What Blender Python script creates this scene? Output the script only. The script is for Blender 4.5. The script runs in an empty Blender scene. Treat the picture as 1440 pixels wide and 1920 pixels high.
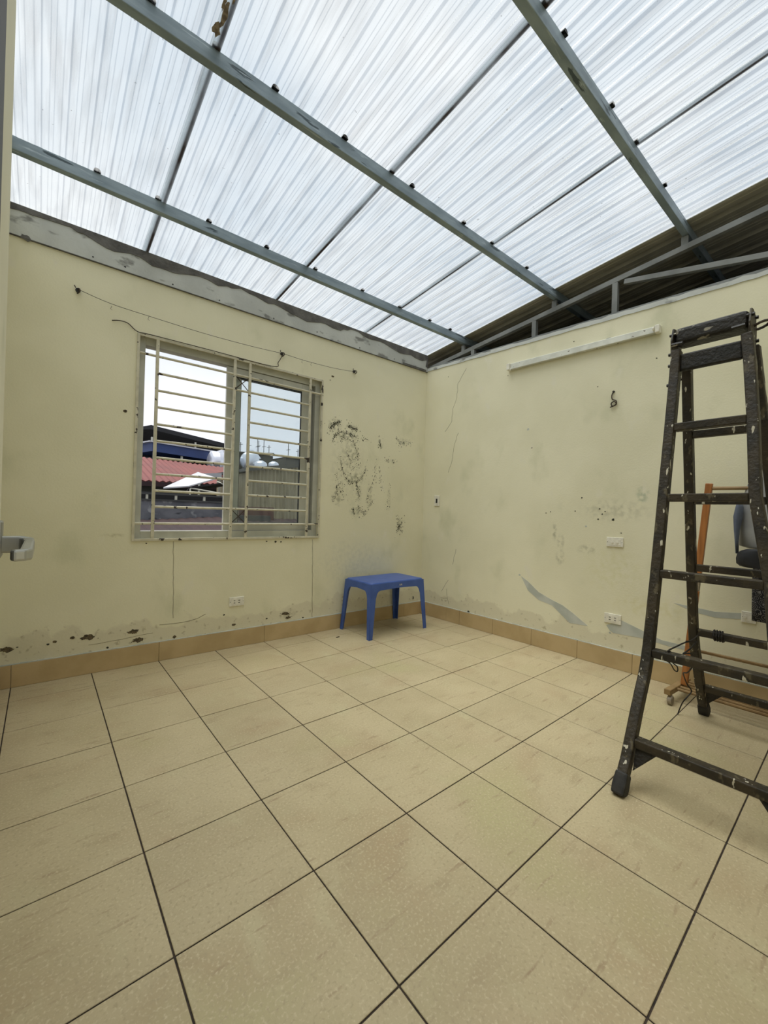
import bpy, bmesh, math, random
from mathutils import Vector, Matrix
SC = bpy.context.scene
COL = SC.collection
rnd = random.Random(7)

# ------------------------------------------------------------------ camera
cam_d = bpy.data.cameras.new('camera'); cam = bpy.data.objects.new('camera', cam_d); COL.objects.link(cam)
YAW, PITCH, ROLL, FPX = 0.698788, 0.0017456, 0.02903, 764.95
fw = Vector((math.cos(PITCH)*math.sin(YAW), math.cos(PITCH)*math.cos(YAW), math.sin(PITCH)))
r0 = Vector((math.cos(YAW), -math.sin(YAW), 0)); u0 = r0.cross(fw)
rr = r0*math.cos(ROLL)+u0*math.sin(ROLL); uu = -r0*math.sin(ROLL)+u0*math.cos(ROLL)
mw = Matrix((rr, uu, -fw)).transposed().to_4x4(); mw.translation = Vector((-0.2831, -1.1055, 1.1315))
cam.matrix_world = mw
cam_d.sensor_fit = 'HORIZONTAL'; cam_d.sensor_width = 36.0; cam_d.lens = 36.0*FPX/1440.0
cam_d.clip_start = 0.01; cam_d.clip_end = 400
SC.camera = cam

# ------------------------------------------------------------------ sky, added sun, exposure
w = bpy.data.worlds.new('overcast_sky'); SC.world = w; w.use_nodes = True
OFFX = 2.3
nt = w.node_tree; nt.nodes.clear()
tc = nt.nodes.new('ShaderNodeTexCoord'); mp = nt.nodes.new('ShaderNodeMapping'); mp.inputs['Scale'].default_value = (1.4, 1.4, 2.6); mp.inputs['Location'].default_value = (OFFX, 0, 0)
nz = nt.nodes.new('ShaderNodeTexNoise'); nz.inputs['Scale'].default_value = 1.7; nz.inputs['Detail'].default_value = 4
cr = nt.nodes.new('ShaderNodeValToRGB')
cr.color_ramp.elements[0].position = .36; cr.color_ramp.elements[0].color = (.58, .67, .77, 1)
cr.color_ramp.elements[1].position = .60; cr.color_ramp.elements[1].color = (.93, .93, .945, 1)
sx = nt.nodes.new('ShaderNodeSeparateXYZ'); mr = nt.nodes.new('ShaderNodeMapRange')
mr.inputs['From Min'].default_value = 0.0; mr.inputs['From Max'].default_value = .45
mx = nt.nodes.new('ShaderNodeMixRGB'); mx.inputs['Color1'].default_value = (.88, .885, .95, 1)
bg = nt.nodes.new('ShaderNodeBackground'); ow = nt.nodes.new('ShaderNodeOutputWorld')
L = nt.links.new
L(tc.outputs['Generated'], mp.inputs['Vector']); L(mp.outputs[0], nz.inputs['Vector']); L(nz.outputs['Fac'], cr.inputs['Fac'])
L(tc.outputs['Generated'], sx.inputs[0]); L(sx.outputs['Z'], mr.inputs['Value']); L(mr.outputs[0], mx.inputs['Fac'])
L(cr.outputs[0], mx.inputs['Color2']); L(mx.outputs[0], bg.inputs['Color']); L(bg.outputs[0], ow.inputs['Surface'])
bg.inputs['Strength'].default_value = 1.04
sd = bpy.data.lights.new('added_soft_sun', 'SUN'); sd.energy = 4.3; sd.angle = math.radians(50); sd.color = (1, .96, .88)  # broad sun lamp added to brighten the room under an overcast sky
sun = bpy.data.objects.new('added_soft_sun', sd); COL.objects.link(sun); sun.location = (0, 0, 12)
sun.rotation_euler = Vector((-.22, .06, 1)).to_track_quat('Z', 'Y').to_euler()
SC.view_settings.view_transform = 'Standard'; SC.view_settings.look = 'None'
SC.view_settings.gamma = 1.0; SC.view_settings.use_curve_mapping = False
SC.view_settings.exposure = 0.20

# ------------------------------------------------------------------ helpers
def srgb(r, g, b):
    f = lambda c: ((c/255+.055)/1.055)**2.4 if c > 10 else c/255/12.92
    return (f(r), f(g), f(b), 1)

def mat(name, c1, c2=None, scale=6., rough=.6, metal=0., bump=0., bscale=40., spots=None, stretch=(1, 1, 1), rand=0., spec=.5, detail=5):
    """base colour c1..c2 by noise; spots = [(colour, scale, threshold, softness, stretch)]; world position driven"""
    m = bpy.data.materials.new(name); m.use_nodes = True; n = m.node_tree; N = n.nodes; lk = n.links.new
    b = N['Principled BSDF']; b.inputs['Roughness'].default_value = rough; b.inputs['Metallic'].default_value = metal
    b.inputs['Specular IOR Level'].default_value = spec
    g = N.new('ShaderNodeNewGeometry')
    def noise(sc, st=(1, 1, 1), det=5):
        mp = N.new('ShaderNodeMapping'); mp.inputs['Scale'].default_value = st; lk(g.outputs['Position'], mp.inputs['Vector'])
        z = N.new('ShaderNodeTexNoise'); z.inputs['Scale'].default_value = sc; z.inputs['Detail'].default_value = det
        lk(mp.outputs[0], z.inputs['Vector']); return z.outputs['Fac']
    def mixc(fac, a, c):
        x = N.new('ShaderNodeMixRGB')
        if hasattr(fac, 'links'): lk(fac, x.inputs['Fac'])
        else: x.inputs['Fac'].default_value = fac
        for s, v in (('Color1', a), ('Color2', c)):
            if hasattr(v, 'links'): lk(v, x.inputs[s])
            else: x.inputs[s].default_value = v
        return x.outputs[0]
    def ramp(v, lo, hi):
        q = N.new('ShaderNodeMapRange'); q.inputs['From Min'].default_value = lo; q.inputs['From Max'].default_value = hi
        q.interpolation_type = 'SMOOTHSTEP'; lk(v, q.inputs['Value']); return q.outputs[0]
    col = mixc(ramp(noise(scale, stretch, detail), .36, .64), c1, c2 or c1)
    for (c, sc, th, so, st) in (spots or []):
        col = mixc(ramp(noise(sc, st, 4), th, th+so), col, c)
    if rand:
        oi = N.new('ShaderNodeObjectInfo'); hs = N.new('ShaderNodeHueSaturation'); q = N.new('ShaderNodeMapRange')
        q.inputs['To Min'].default_value = 1-rand; q.inputs['To Max'].default_value = 1+rand
        lk(oi.outputs['Random'], q.inputs['Value']); lk(q.outputs[0], hs.inputs['Value']); lk(col, hs.inputs['Color']); col = hs.outputs[0]
    lk(col, b.inputs['Base Color'])
    if bump:
        bp = N.new('ShaderNodeBump'); bp.inputs['Strength'].default_value = bump; bp.inputs['Distance'].default_value = .01
        lk(noise(bscale), bp.inputs['Height']); lk(bp.outputs[0], b.inputs['Normal'])
    m['nodes_api'] = 1
    return m

class MB:
    def __init__(s): s.v = []; s.f = []
    def add(s, vs, fs):
        o = len(s.v); s.v += [tuple(v) for v in vs]; s.f += [tuple(i+o for i in f) for f in fs]; return s
    def box(s, x0, x1, y0, y1, z0, z1):
        return s.add([(x, y, z) for z in (z0, z1) for (x, y) in ((x0, y0), (x1, y0), (x1, y1), (x0, y1))],
                     [(3, 2, 1, 0), (4, 5, 6, 7), (0, 1, 5, 4), (1, 2, 6, 5), (2, 3, 7, 6), (3, 0, 4, 7)])
    def hexa(s, q, h):                      # q: bottom quad points, h: top quad points
        return s.add(list(q)+list(h), [(3, 2, 1, 0), (4, 5, 6, 7), (0, 1, 5, 4), (1, 2, 6, 5), (2, 3, 7, 6), (3, 0, 4, 7)])
    def prism(s, pts, d):                   # extrude a 3-D polygon along d
        n = len(pts); d = Vector(d); P = [Vector(p) for p in pts]
        return s.add(P+[p+d for p in P], [tuple(range(n))[::-1], tuple(range(n, 2*n))]+[(i, (i+1) % n, n+(i+1) % n, n+i) for i in range(n)])
    def beam(s, p0, p1, wd, ht, up=(0, 0, 1)):
        return s.sweep([p0, p1], wd, ht, up)
    def sweep(s, path, wd, ht, up=(0, 0, 1)):      # rectangular section, wd across, ht along 'up'
        P = [Vector(p) for p in path]; up = Vector(up); rings = []
        for i, p in enumerate(P):
            d = (P[min(i+1, len(P)-1)]-P[max(i-1, 0)]).normalized()
            a = d.cross(up).normalized(); b = a.cross(d).normalized()
            w_ = wd[i] if isinstance(wd, (list, tuple)) else wd; h_ = ht[i] if isinstance(ht, (list, tuple)) else ht
            rings.append([p+a*w_/2*sx_+b*h_/2*sy_ for sx_, sy_ in ((-1, -1), (1, -1), (1, 1), (-1, 1))])
        n = len(P); vs = [v for r_ in rings for v in r_]
        fs = [(0, 1, 2, 3), tuple(4*(n-1)+k for k in (3, 2, 1, 0))]
        for i in range(n-1):
            for k in range(4): fs.append((4*i+k, 4*(i+1)+k, 4*(i+1)+(k+1) % 4, 4*i+(k+1) % 4))
        return s.add(vs, fs)
    def tube(s, path, r, n=8, cap=True):
        P = [Vector(p) for p in path]; rings = []; prev = None
        for i, p in enumerate(P):
            d = (P[min(i+1, len(P)-1)]-P[max(i-1, 0)]).normalized()
            if prev is None:
                a = d.cross(Vector((0, 0, 1)))
                if a.length < .1: a = d.cross(Vector((1, 0, 0)))
            else: a = prev-d*prev.dot(d)
            a.normalize(); prev = a; b = d.cross(a); rad = r[i] if isinstance(r, (list, tuple)) else r
            rings.append([p+(a*math.cos(2*math.pi*k/n)+b*math.sin(2*math.pi*k/n))*rad for k in range(n)])
        m = len(P); vs = [v for q in rings for v in q]; fs = []
        for i in range(m-1):
            for k in range(n): fs.append((n*i+k, n*i+(k+1) % n, n*(i+1)+(k+1) % n, n*(i+1)+k))
        if cap: fs += [tuple(range(n))[::-1], tuple(range(n*(m-1), n*m))]
        return s.add(vs, fs)
    def build(s, name, m, parent=None, loc=None, rotz=0., bevel=0., smooth=False, kind=None, label=None, seg=2):
        me = bpy.data.meshes.new(name); me.from_pydata(s.v, [], s.f); me.materials.append(m)
        bm = bmesh.new(); bm.from_mesh(me); bmesh.ops.recalc_face_normals(bm, faces=bm.faces); bm.to_mesh(me); bm.free()
        if smooth: me.shade_smooth()
        o = bpy.data.objects.new(name, me); COL.objects.link(o)
        if parent: o.parent = parent
        if loc is not None: o.location = loc
        if rotz: o.rotation_euler = (0, 0, rotz)
        if bevel:
            b = o.modifiers.new('bevel', 'BEVEL'); b.width = bevel; b.segments = seg; b.limit_method = 'ANGLE'; b.angle_limit = math.radians(35)
        if kind: o['kind'] = kind
        if label: o['label'] = label
        return o

def tag(o, label=None, cat=None, group=None, kind=None):
    if label: o['label'] = label
    if cat: o['category'] = cat
    if group: o['group'] = group
    if kind: o['kind'] = kind
    return o
def thing(name, label, cat, loc=(0, 0, 0), rotz=0., group=None):
    o = bpy.data.objects.new(name, None); COL.objects.link(o); o.location = loc; o.rotation_euler = (0, 0, rotz)
    o.empty_display_size = .1
    return tag(o, label, cat, group)
def struct(name, loc=(0, 0, 0), rotz=0.):
    o = bpy.data.objects.new(name, None); COL.objects.link(o); o.location = loc; o.rotation_euler = (0, 0, rotz)
    o['kind'] = 'structure'; return o

# local frames of the two main walls: local x along the wall, local -y into the room
K = Vector((3.048, 2.168, 0)); TB = -.022; TR = .015
BF = dict(loc=(K.x, K.y, 0), rotz=TB)                         # back wall: local x = (world x - 3.048), y=0 the painted face
def bx_(x): return (x-K.x)/math.cos(TB)
# right wall frame: local x = distance towards the camera (-y world), local y = out of the room (+x world)
RF = dict(loc=(K.x, K.y, 0), rotz=-math.pi/2+TR)
def ry_(y): return (K.y-y)/math.cos(TR)
ZR = lambda y: 2.95+.105*(2.168-y)                            # underside of the roof sheets

# ------------------------------------------------------------------ materials
M = {}
def wall_material(name, smudges, damp=True, top_dark=False):
    m = mat(name, srgb(233, 228, 201), srgb(226, 221, 193), scale=1.6, rough=.75, bump=.08, bscale=90, spec=.25,
            spots=[(srgb(214, 211, 182), 3.2, .56, .2, (1, 1, .7)), (srgb(230, 225, 204), 10, .60, .2, (1, 1, .5))])
    n = m.node_tree; N = n.nodes; lk = n.links.new; b = N['Principled BSDF']
    tex = N.new('ShaderNodeTexCoord'); obj = tex.outputs['Object']
    sep = N.new('ShaderNodeSeparateXYZ'); lk(obj, sep.inputs[0])
    nz = N.new('ShaderNodeTexNoise'); nz.inputs['Scale'].default_value = 26; nz.inputs['Detail'].default_value = 6; lk(obj, nz.inputs['Vector'])
    n2 = N.new('ShaderNodeTexNoise'); n2.inputs['Scale'].default_value = 5; n2.inputs['Detail'].default_value = 6; lk(obj, n2.inputs['Vector'])
    def mth(op, a, c=None, d=None):
        x = N.new('ShaderNodeMath'); x.operation = op
        for i, v in enumerate((a, c, d)):
            if v is None: continue
            if hasattr(v, 'links'): lk(v, x.inputs[i])
            else: x.inputs[i].default_value = v
        return x.outputs[0]
    def mr(v, a, c):
        q = N.new('ShaderNodeMapRange'); q.interpolation_type = 'SMOOTHSTEP'; q.inputs['From Min'].default_value = a; q.inputs['From Max'].default_value = c
        lk(v, q.inputs['Value']); return q.outputs[0]
    old = b.inputs['Base Color'].links[0].from_socket
    def over(fac, colr):
        nonlocal old
        x = N.new('ShaderNodeMixRGB'); lk(fac, x.inputs['Fac']); lk(old, x.inputs['Color1']); x.inputs['Color2'].default_value = colr; old = x.outputs[0]
    if damp:   # greyer filler band with a ragged edge above the skirting, like old damp repairs
        e = mth('ADD', sep.outputs['Z'], mth('MULTIPLY', n2.outputs['Fac'], -.34))
        over(mth('MULTIPLY', mr(e, .12, .09), .55), srgb(208, 200, 176))
        over(mth('MULTIPLY', mth('MULTIPLY', mr(e, .15, .10), mr(nz.outputs['Fac'], .58, .70)), .5), srgb(150, 138, 104))
    for (cx, cz, rx, rz, st, c) in smudges:
        dx = mth('DIVIDE', mth('SUBTRACT', sep.outputs['X'], cx), rx); dz = mth('DIVIDE', mth('SUBTRACT', sep.outputs['Z'], cz), rz)
        d = mth('SQRT', mth('ADD', mth('MULTIPLY', dx, dx), mth('MULTIPLY', dz, dz)))
        over(mth('MULTIPLY', mth('MULTIPLY', mr(d, 1.0, .2), mr(nz.outputs['Fac'], .38, .68)), st), c)
    lk(old, b.inputs['Base Color'])
    return m
G1 = srgb(96, 98, 76)
M['wall_back'] = wall_material('wall_paint_back', [
    (bx_(1.85), 1.96, .10, .07, .8, G1), (bx_(2.05), 1.96, .09, .05, .7, G1), (bx_(1.97), 1.87, .17, .06, .6, G1), (bx_(2.03), 1.72, .12, .14, .4, G1),
    (bx_(2.10), 1.46, .14, .08, .6, G1), (bx_(2.14), 1.33, .05, .14, .5, G1), (bx_(1.90), 1.27, .09, .12, .45, G1), (bx_(2.12), 1.13, .10, .06, .55, G1),
    (bx_(2.40), 1.84, .05, .07, .7, G1), (bx_(2.72), 1.91, .12, .05, .5, G1), (bx_(2.70), 1.0, .05, .11, .6, G1), (bx_(2.28), 1.3, .05, .2, .35, G1),
    (bx_(2.54), 1.28, .04, .15, .3, G1), (bx_(2.54), 1.68, .08, .03, .35, G1), (bx_(2.0), 1.55, .3, .45, .16, G1), (bx_(.1), .92, .1, .02, .5, srgb(150, 142, 90)),
    (bx_(1.42), .2, .1, .06, .7, srgb(110, 104, 80)), (bx_(2.1), .62, .6, .35, .12, srgb(120, 130, 130))])
M['wall_right'] = wall_material('wall_paint_right', [
    (ry_(.62), 1.02, .03, .10, .5, G1), (ry_(.565), .80, .05, .08, .55, G1), (ry_(.565), .93, .04, .09, .5, G1), (ry_(.35), .885, .10, .05, .35, G1),
    (ry_(-.035), 1.316, .06, .09, .5, srgb(110, 140, 110)), (ry_(.16), 1.2, .35, .12, .25, G1), (ry_(.15), .75, .3, .25, .2, srgb(196, 192, 110)),
    (ry_(-.1), .5, .35, .12, .25, srgb(200, 190, 105))])
M['wall_plain'] = wall_material('wall_paint_plain', [], damp=True)
M['cement'] = mat('skim_cement', srgb(196, 198, 193), srgb(180, 182, 178), scale=3, rough=.85, bump=.25, bscale=30,
                  spots=[(srgb(130, 130, 126), 5, .60, .08, (1, 1, 2))])
M['dark_cement'] = mat('raw_cement', srgb(104, 102, 98), srgb(84, 82, 79), scale=12, rough=.95, bump=.5, bscale=60)
M['plaster'] = mat('bare_plaster', srgb(196, 198, 190), srgb(178, 182, 174), scale=8, rough=.8)
M['chip'] = mat('exposed_render', srgb(112, 98, 72), srgb(70, 62, 48), scale=60, rough=.95, bump=.5, bscale=150)
M['mould'] = mat('black_mould', srgb(72, 72, 58), srgb(46, 46, 38), scale=40, rough=.95)
M['crack'] = mat('hairline_crack', srgb(120, 112, 82), srgb(96, 90, 66), scale=20, rough=.95)
M['tile'] = mat('beige_floor_tile', srgb(188, 173, 140), srgb(178, 163, 130), scale=2.6, rough=.42, bump=.10, bscale=180, rand=.035, spec=.35, detail=8,
                spots=[(srgb(174, 154, 122), 2.3, .50, .25, (1.0, 1.5, 1)), (srgb(186, 174, 140), 5, .55, .2, (1.6, .8, 1)),
                       (srgb(170, 153, 122), 7, .56, .2, (.8, 1.8, 1)), (srgb(180, 170, 130), 1.3, .54, .2, (1, 1, 1)), (srgb(160, 140, 112), 11, .60, .14, (.5, 3.5, 1)), (srgb(200, 187, 154), 120, .50, .25, (1, 1, 1)), (srgb(172, 157, 126), 90, .52, .2, (1, 1, 1)), (srgb(80, 70, 56), 50, .80, .02, (1, 1, 1))])
M['skirt'] = mat('beige_skirting_tile', srgb(194, 170, 128), srgb(182, 158, 116), scale=5, rough=.45, rand=.03, bump=.05, bscale=90)
M['grout'] = mat('dark_grout', srgb(74, 62, 52), srgb(52, 45, 40), scale=30, rough=.95, bump=.3, bscale=200)
M['steel'] = mat('galvanised_steel', srgb(142, 156, 164), srgb(122, 136, 144), scale=7, rough=.5, metal=.35, stretch=(.6, 2, 3),
                 spots=[(srgb(70, 82, 88), 9, .64, .04, (.5, 3, 3)), (srgb(170, 182, 190), 14, .62, .1, (.4, 3, 3))])
M['steel_dull'] = mat('dull_grey_steel', srgb(132, 134, 132), srgb(112, 114, 112), scale=6, rough=.6, metal=.2)
M['dark_rubber'] = mat('dark_rubber', srgb(44, 42, 40), srgb(28, 27, 26), scale=30, rough=.7)
M['dark_metal_sheet'] = mat('dark_metal_roofing', srgb(168, 164, 150), srgb(150, 146, 132), scale=4, rough=.6)
M['attic'] = mat('shade_toned_render', srgb(70, 68, 64), srgb(52, 50, 48), scale=3, rough=.95)  # dark colour stands in for the lack of light in the roof space
M['grille'] = mat('cream_grille_paint', srgb(206, 200, 178), srgb(190, 184, 162), scale=20, rough=.5,
                  spots=[(srgb(52, 42, 34), 24, .635, .015, (1, 1, 1))])
M['alu'] = mat('white_window_frame', srgb(196, 196, 184), srgb(178, 178, 166), scale=6, rough=.45)
M['gasket'] = mat('black_gasket', srgb(34, 34, 34), rough=.7)
M['blue'] = mat('blue_plastic', srgb(66, 94, 164), srgb(58, 86, 154), scale=8, rough=.38, spec=.45)
M['white_plastic'] = mat('white_plastic', srgb(234, 230, 216), srgb(222, 218, 204), scale=30, rough=.4)
M['batten'] = mat('white_lamp_batten', srgb(212, 212, 200), srgb(196, 196, 184), scale=12, rough=.4, spots=[(srgb(120, 112, 100), 30, .66, .03, (1, 1, 1))])
M['black'] = mat('black_detail', srgb(26, 26, 26), rough=.5)
M['ladder'] = mat('paint_splashed_dark_ladder', srgb(56, 47, 32), srgb(33, 28, 20), scale=9, rough=.55, bump=.35, bscale=70,
                  spots=[(srgb(84, 76, 58), 30, .60, .08, (1, 1, .5)), (srgb(196, 190, 172), 22, .655, .02, (1.6, 1.6, .45)), (srgb(206, 202, 190), 62, .70, .02, (1, 1, .5))])
M['ladder_dark'] = mat('oily_dark_ladder', srgb(32, 27, 21), srgb(18, 16, 13), scale=14, rough=.55, bump=.5, bscale=60, stretch=(1, .3, 1),
                       spots=[(srgb(150, 144, 128), 24, .66, .03, (1, .4, 1))])
M['wood'] = mat('varnished_orange_wood', srgb(178, 116, 62), srgb(150, 94, 48), scale=14, rough=.4, stretch=(3, 3, .3))
M['tube'] = mat('brown_beige_tube', srgb(150, 122, 82), srgb(124, 98, 62), scale=10, rough=.4)
M['castor'] = mat('grey_castor_plastic', srgb(150, 138, 120), srgb(122, 110, 94), scale=20, rough=.5)
M['grey_cloth'] = mat('pale_grey_cloth', srgb(168, 168, 168), srgb(150, 151, 154), scale=6, rough=.95, bump=.1, bscale=300)
M['slate_cloth'] = mat('slate_blue_cloth', srgb(98, 106, 124), srgb(80, 88, 106), scale=6, rough=.95)
M['black_cloth'] = mat('black_cloth', srgb(32, 34, 40), srgb(22, 23, 28), scale=12, rough=.7)
M['handle'] = mat('satin_handle', srgb(176, 176, 166), srgb(150, 150, 140), scale=8, rough=.35, metal=.5)
M['door'] = mat('backlit_door_leaf', srgb(74, 72, 66), srgb(64, 62, 57), scale=4, rough=.6)  # backlit shade put into the leaf's base colour
M['wire'] = mat('rusty_wire', srgb(74, 60, 46), srgb(50, 42, 34), scale=30, rough=.8)
M['cord'] = mat('black_cord', srgb(30, 26, 24), rough=.7)

def patterned():
    m = mat('dark_scroll_print', srgb(34, 34, 40), srgb(26, 26, 32), scale=8, rough=.95)
    N = m.node_tree.nodes; lk = m.node_tree.links.new; b = N['Principled BSDF']
    g = N.new('ShaderNodeNewGeometry'); v = N.new('ShaderNodeTexVoronoi'); v.inputs['Scale'].default_value = 30; lk(g.outputs['Position'], v.inputs['Vector'])
    wv = N.new('ShaderNodeMath'); wv.operation = 'SINE'; ml = N.new('ShaderNodeMath'); ml.operation = 'MULTIPLY'; ml.inputs[1].default_value = 26
    lk(v.outputs['Distance'], ml.inputs[0]); lk(ml.outputs[0], wv.inputs[0])
    q = N.new('ShaderNodeMapRange'); q.inputs['From Min'].default_value = .72; q.inputs['From Max'].default_value = .86; lk(wv.outputs[0], q.inputs['Value'])
    x = N.new('ShaderNodeMixRGB'); lk(q.outputs[0], x.inputs['Fac']); x.inputs['Color1'].default_value = srgb(32, 32, 38); x.inputs['Color2'].default_value = srgb(128, 126, 128)
    lk(x.outputs[0], b.inputs['Base Color']); return m
M['pattern'] = patterned()

def sheet_material(name, dirt_lines, base=(.63, .67, .695, 1)):
    """milky corrugated polycarbonate: part clear, part diffusing; grime along given x lines"""
    m = bpy.data.materials.new(name); m.use_nodes = True; n = m.node_tree; N = n.nodes; lk = n.links.new
    for q in list(N): N.remove(q)
    out = N.new('ShaderNodeOutputMaterial'); tr = N.new('ShaderNodeBsdfTransparent'); tl = N.new('ShaderNodeBsdfTranslucent'); df = N.new('ShaderNodeBsdfDiffuse'); gl = N.new('ShaderNodeBsdfGlossy')
    gl.inputs['Roughness'].default_value = .25
    tr.inputs['Color'].default_value = base; tl.inputs['Color'].default_value = (.80, .82, .83, 1); df.inputs['Color'].default_value = (.9, .9, .88, 1)
    g = N.new('ShaderNodeNewGeometry'); sep = N.new('ShaderNodeSeparateXYZ'); lk(g.outputs['Position'], sep.inputs[0])
    m1 = N.new('ShaderNodeMixShader'); m1.inputs[0].default_value = .22; lk(tr.outputs[0], m1.inputs[1]); lk(tl.outputs[0], m1.inputs[2])
    lw = N.new('ShaderNodeLayerWeight'); lw.inputs['Blend'].default_value = .5
    pw = N.new('ShaderNodeMath'); pw.operation = 'POWER'; lk(lw.outputs['Facing'], pw.inputs[0]); pw.inputs[1].default_value = 4.0
    fr = N.new('ShaderNodeMapRange'); lk(pw.outputs[0], fr.inputs['Value']); fr.inputs['To Min'].default_value = .04; fr.inputs['To Max'].default_value = .6
    m3 = N.new('ShaderNodeMixShader'); lk(fr.outputs[0], m3.inputs[0]); lk(m1.outputs[0], m3.inputs[1]); lk(gl.outputs[0], m3.inputs[2])
    # dust specks and grime
    mp = N.new('ShaderNodeMapping'); mp.inputs['Scale'].default_value = (4, .35, 1); lk(g.outputs['Position'], mp.inputs['Vector'])
    nz = N.new('ShaderNodeTexNoise'); nz.inputs['Scale'].default_value = 7; nz.inputs['Detail'].default_value = 6; lk(mp.outputs[0], nz.inputs['Vector'])
    n2 = N.new('ShaderNodeTexNoise'); n2.inputs['Scale'].default_value = 38; n2.inputs['Detail'].default_value = 2; lk(g.outputs['Position'], n2.inputs['Vector'])
    n3 = N.new('ShaderNodeTexNoise'); n3.inputs['Scale'].default_value = 2.2; n3.inputs['Detail'].default_value = 5; lk(g.outputs['Position'], n3.inputs['Vector'])
    def mth(op, a, c=None):
        x = N.new('ShaderNodeMath'); x.operation = op
        for i, v in enumerate((a, c)):
            if v is None: continue
            if hasattr(v, 'links'): lk(v, x.inputs[i])
            else: x.inputs[i].default_value = v
        return x.outputs[0]
    def mr(v, a, c, lo=0, hi=1):
        q = N.new('ShaderNodeMapRange'); q.inputs['From Min'].default_value = a; q.inputs['From Max'].default_value = c
        q.inputs['To Min'].default_value = lo; q.inputs['To Max'].default_value = hi; lk(v, q.inputs['Value']); return q.outputs[0]
    grime = mr(n2.outputs['Fac'], .745, .78, 0, .45)
    grime = mth('MAXIMUM', grime, mr(nz.outputs['Fac'], .45, .75, .0, .22))
    for (lx, wd, st) in dirt_lines:
        d = mth('ABSOLUTE', mth('SUBTRACT', sep.outputs['X'], lx))
        k = mth('MULTIPLY', mr(d, wd, wd*.3), mr(n3.outputs['Fac'], .34, .58, .55, st))
        grime = mth('MAXIMUM', grime, k)
    dg = N.new('ShaderNodeBsdfDiffuse'); dg.inputs['Color'].default_value = srgb(64, 52, 44)
    m4 = N.new('ShaderNodeMixShader'); lk(grime, m4.inputs[0]); lk(m3.outputs[0], m4.inputs[1]); lk(dg.outputs[0], m4.inputs[2])
    lk(m4.outputs[0], out.inputs['Surface']); return m
M['sheet'] = sheet_material('milky_polycarbonate', [])
M['sheet_lap'] = sheet_material('milky_polycarbonate_lap', [(.253, .017, .97), (1.233, .017, .99), (2.188, .014, .95)])
def glass_material():
    m = bpy.data.materials.new('window_glass'); m.use_nodes = True; n = m.node_tree; N = n.nodes; lk = n.links.new
    for q in list(N): N.remove(q)
    out = N.new('ShaderNodeOutputMaterial'); tr = N.new('ShaderNodeBsdfTransparent'); tr.inputs['Color'].default_value = (.925, .95, .955, 1)
    gl = N.new('ShaderNodeBsdfGlossy'); gl.inputs['Roughness'].default_value = .02
    lw = N.new('ShaderNodeLayerWeight'); lw.inputs['Blend'].default_value = .5
    pw = N.new('ShaderNodeMath'); pw.operation = 'POWER'; lk(lw.outputs['Facing'], pw.inputs[0]); pw.inputs[1].default_value = 5.0
    fr = N.new('ShaderNodeMapRange'); lk(pw.outputs[0], fr.inputs['Value']); fr.inputs['To Min'].default_value = .02; fr.inputs['To Max'].default_value = .4
    dd = N.new('ShaderNodeBsdfDiffuse'); dd.inputs['Color'].default_value = (.75, .73, .68, 1)
    a = N.new('ShaderNodeMixShader'); a.inputs[0].default_value = .03; lk(tr.outputs[0], a.inputs[1]); lk(dd.outputs[0], a.inputs[2])
    b = N.new('ShaderNodeMixShader'); lk(fr.outputs[0], b.inputs[0]); lk(a.outputs[0], b.inputs[1]); lk(gl.outputs[0], b.inputs[2]); lk(b.outputs[0], out.inputs[0]); return m
M['glass'] = glass_material()

# ------------------------------------------------------------------ room shell
YB = lambda x: K.y-.022*(x-K.x)
XR = lambda y: K.x-.015*(y-K.y)
YF = -1.25
XL = lambda y: -.481+.0642*(2.277-y) if y > 1.05 else -.4022
room = [(XL(2.25), 2.246), (K.x, K.y), (XR(YF), YF), (-.4022, YF), (-.4022, 1.05)]
# floor: screed with every tile laid on it
fl = MB().prism([(x, y, -.12) for x, y in [(-.62, 2.40), (3.25, 2.40), (3.25, YF-.15), (-.62, YF-.15)]], (0, 0, .116)).build('floor', M['grout'], kind='structure')
def clip(poly, a, b):
    out = []; nx, ny = -(b[1]-a[1]), b[0]-a[0]; s = lambda p: (p[0]-a[0])*nx+(p[1]-a[1])*ny
    for i, p in enumerate(poly):
        q = poly[(i+1) % len(poly)]; sp, sq = s(p), s(q)
        if sp <= 0: out.append(p)
        if (sp < 0 < sq) or (sq < 0 < sp):
            t = sp/(sp-sq); out.append((p[0]+(q[0]-p[0])*t, p[1]+(q[1]-p[1])*t))
    return out
room_up = [(XL(2.25)+.0642*(0), 2.246), (K.x, K.y), (XR(YF), YF), (-.481+.0642*(2.277-YF), YF)]
room_lo = [(-.4022, 2.246), (K.x, K.y), (XR(YF), YF), (-.4022, YF)]
T = .4; full_me = None
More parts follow.
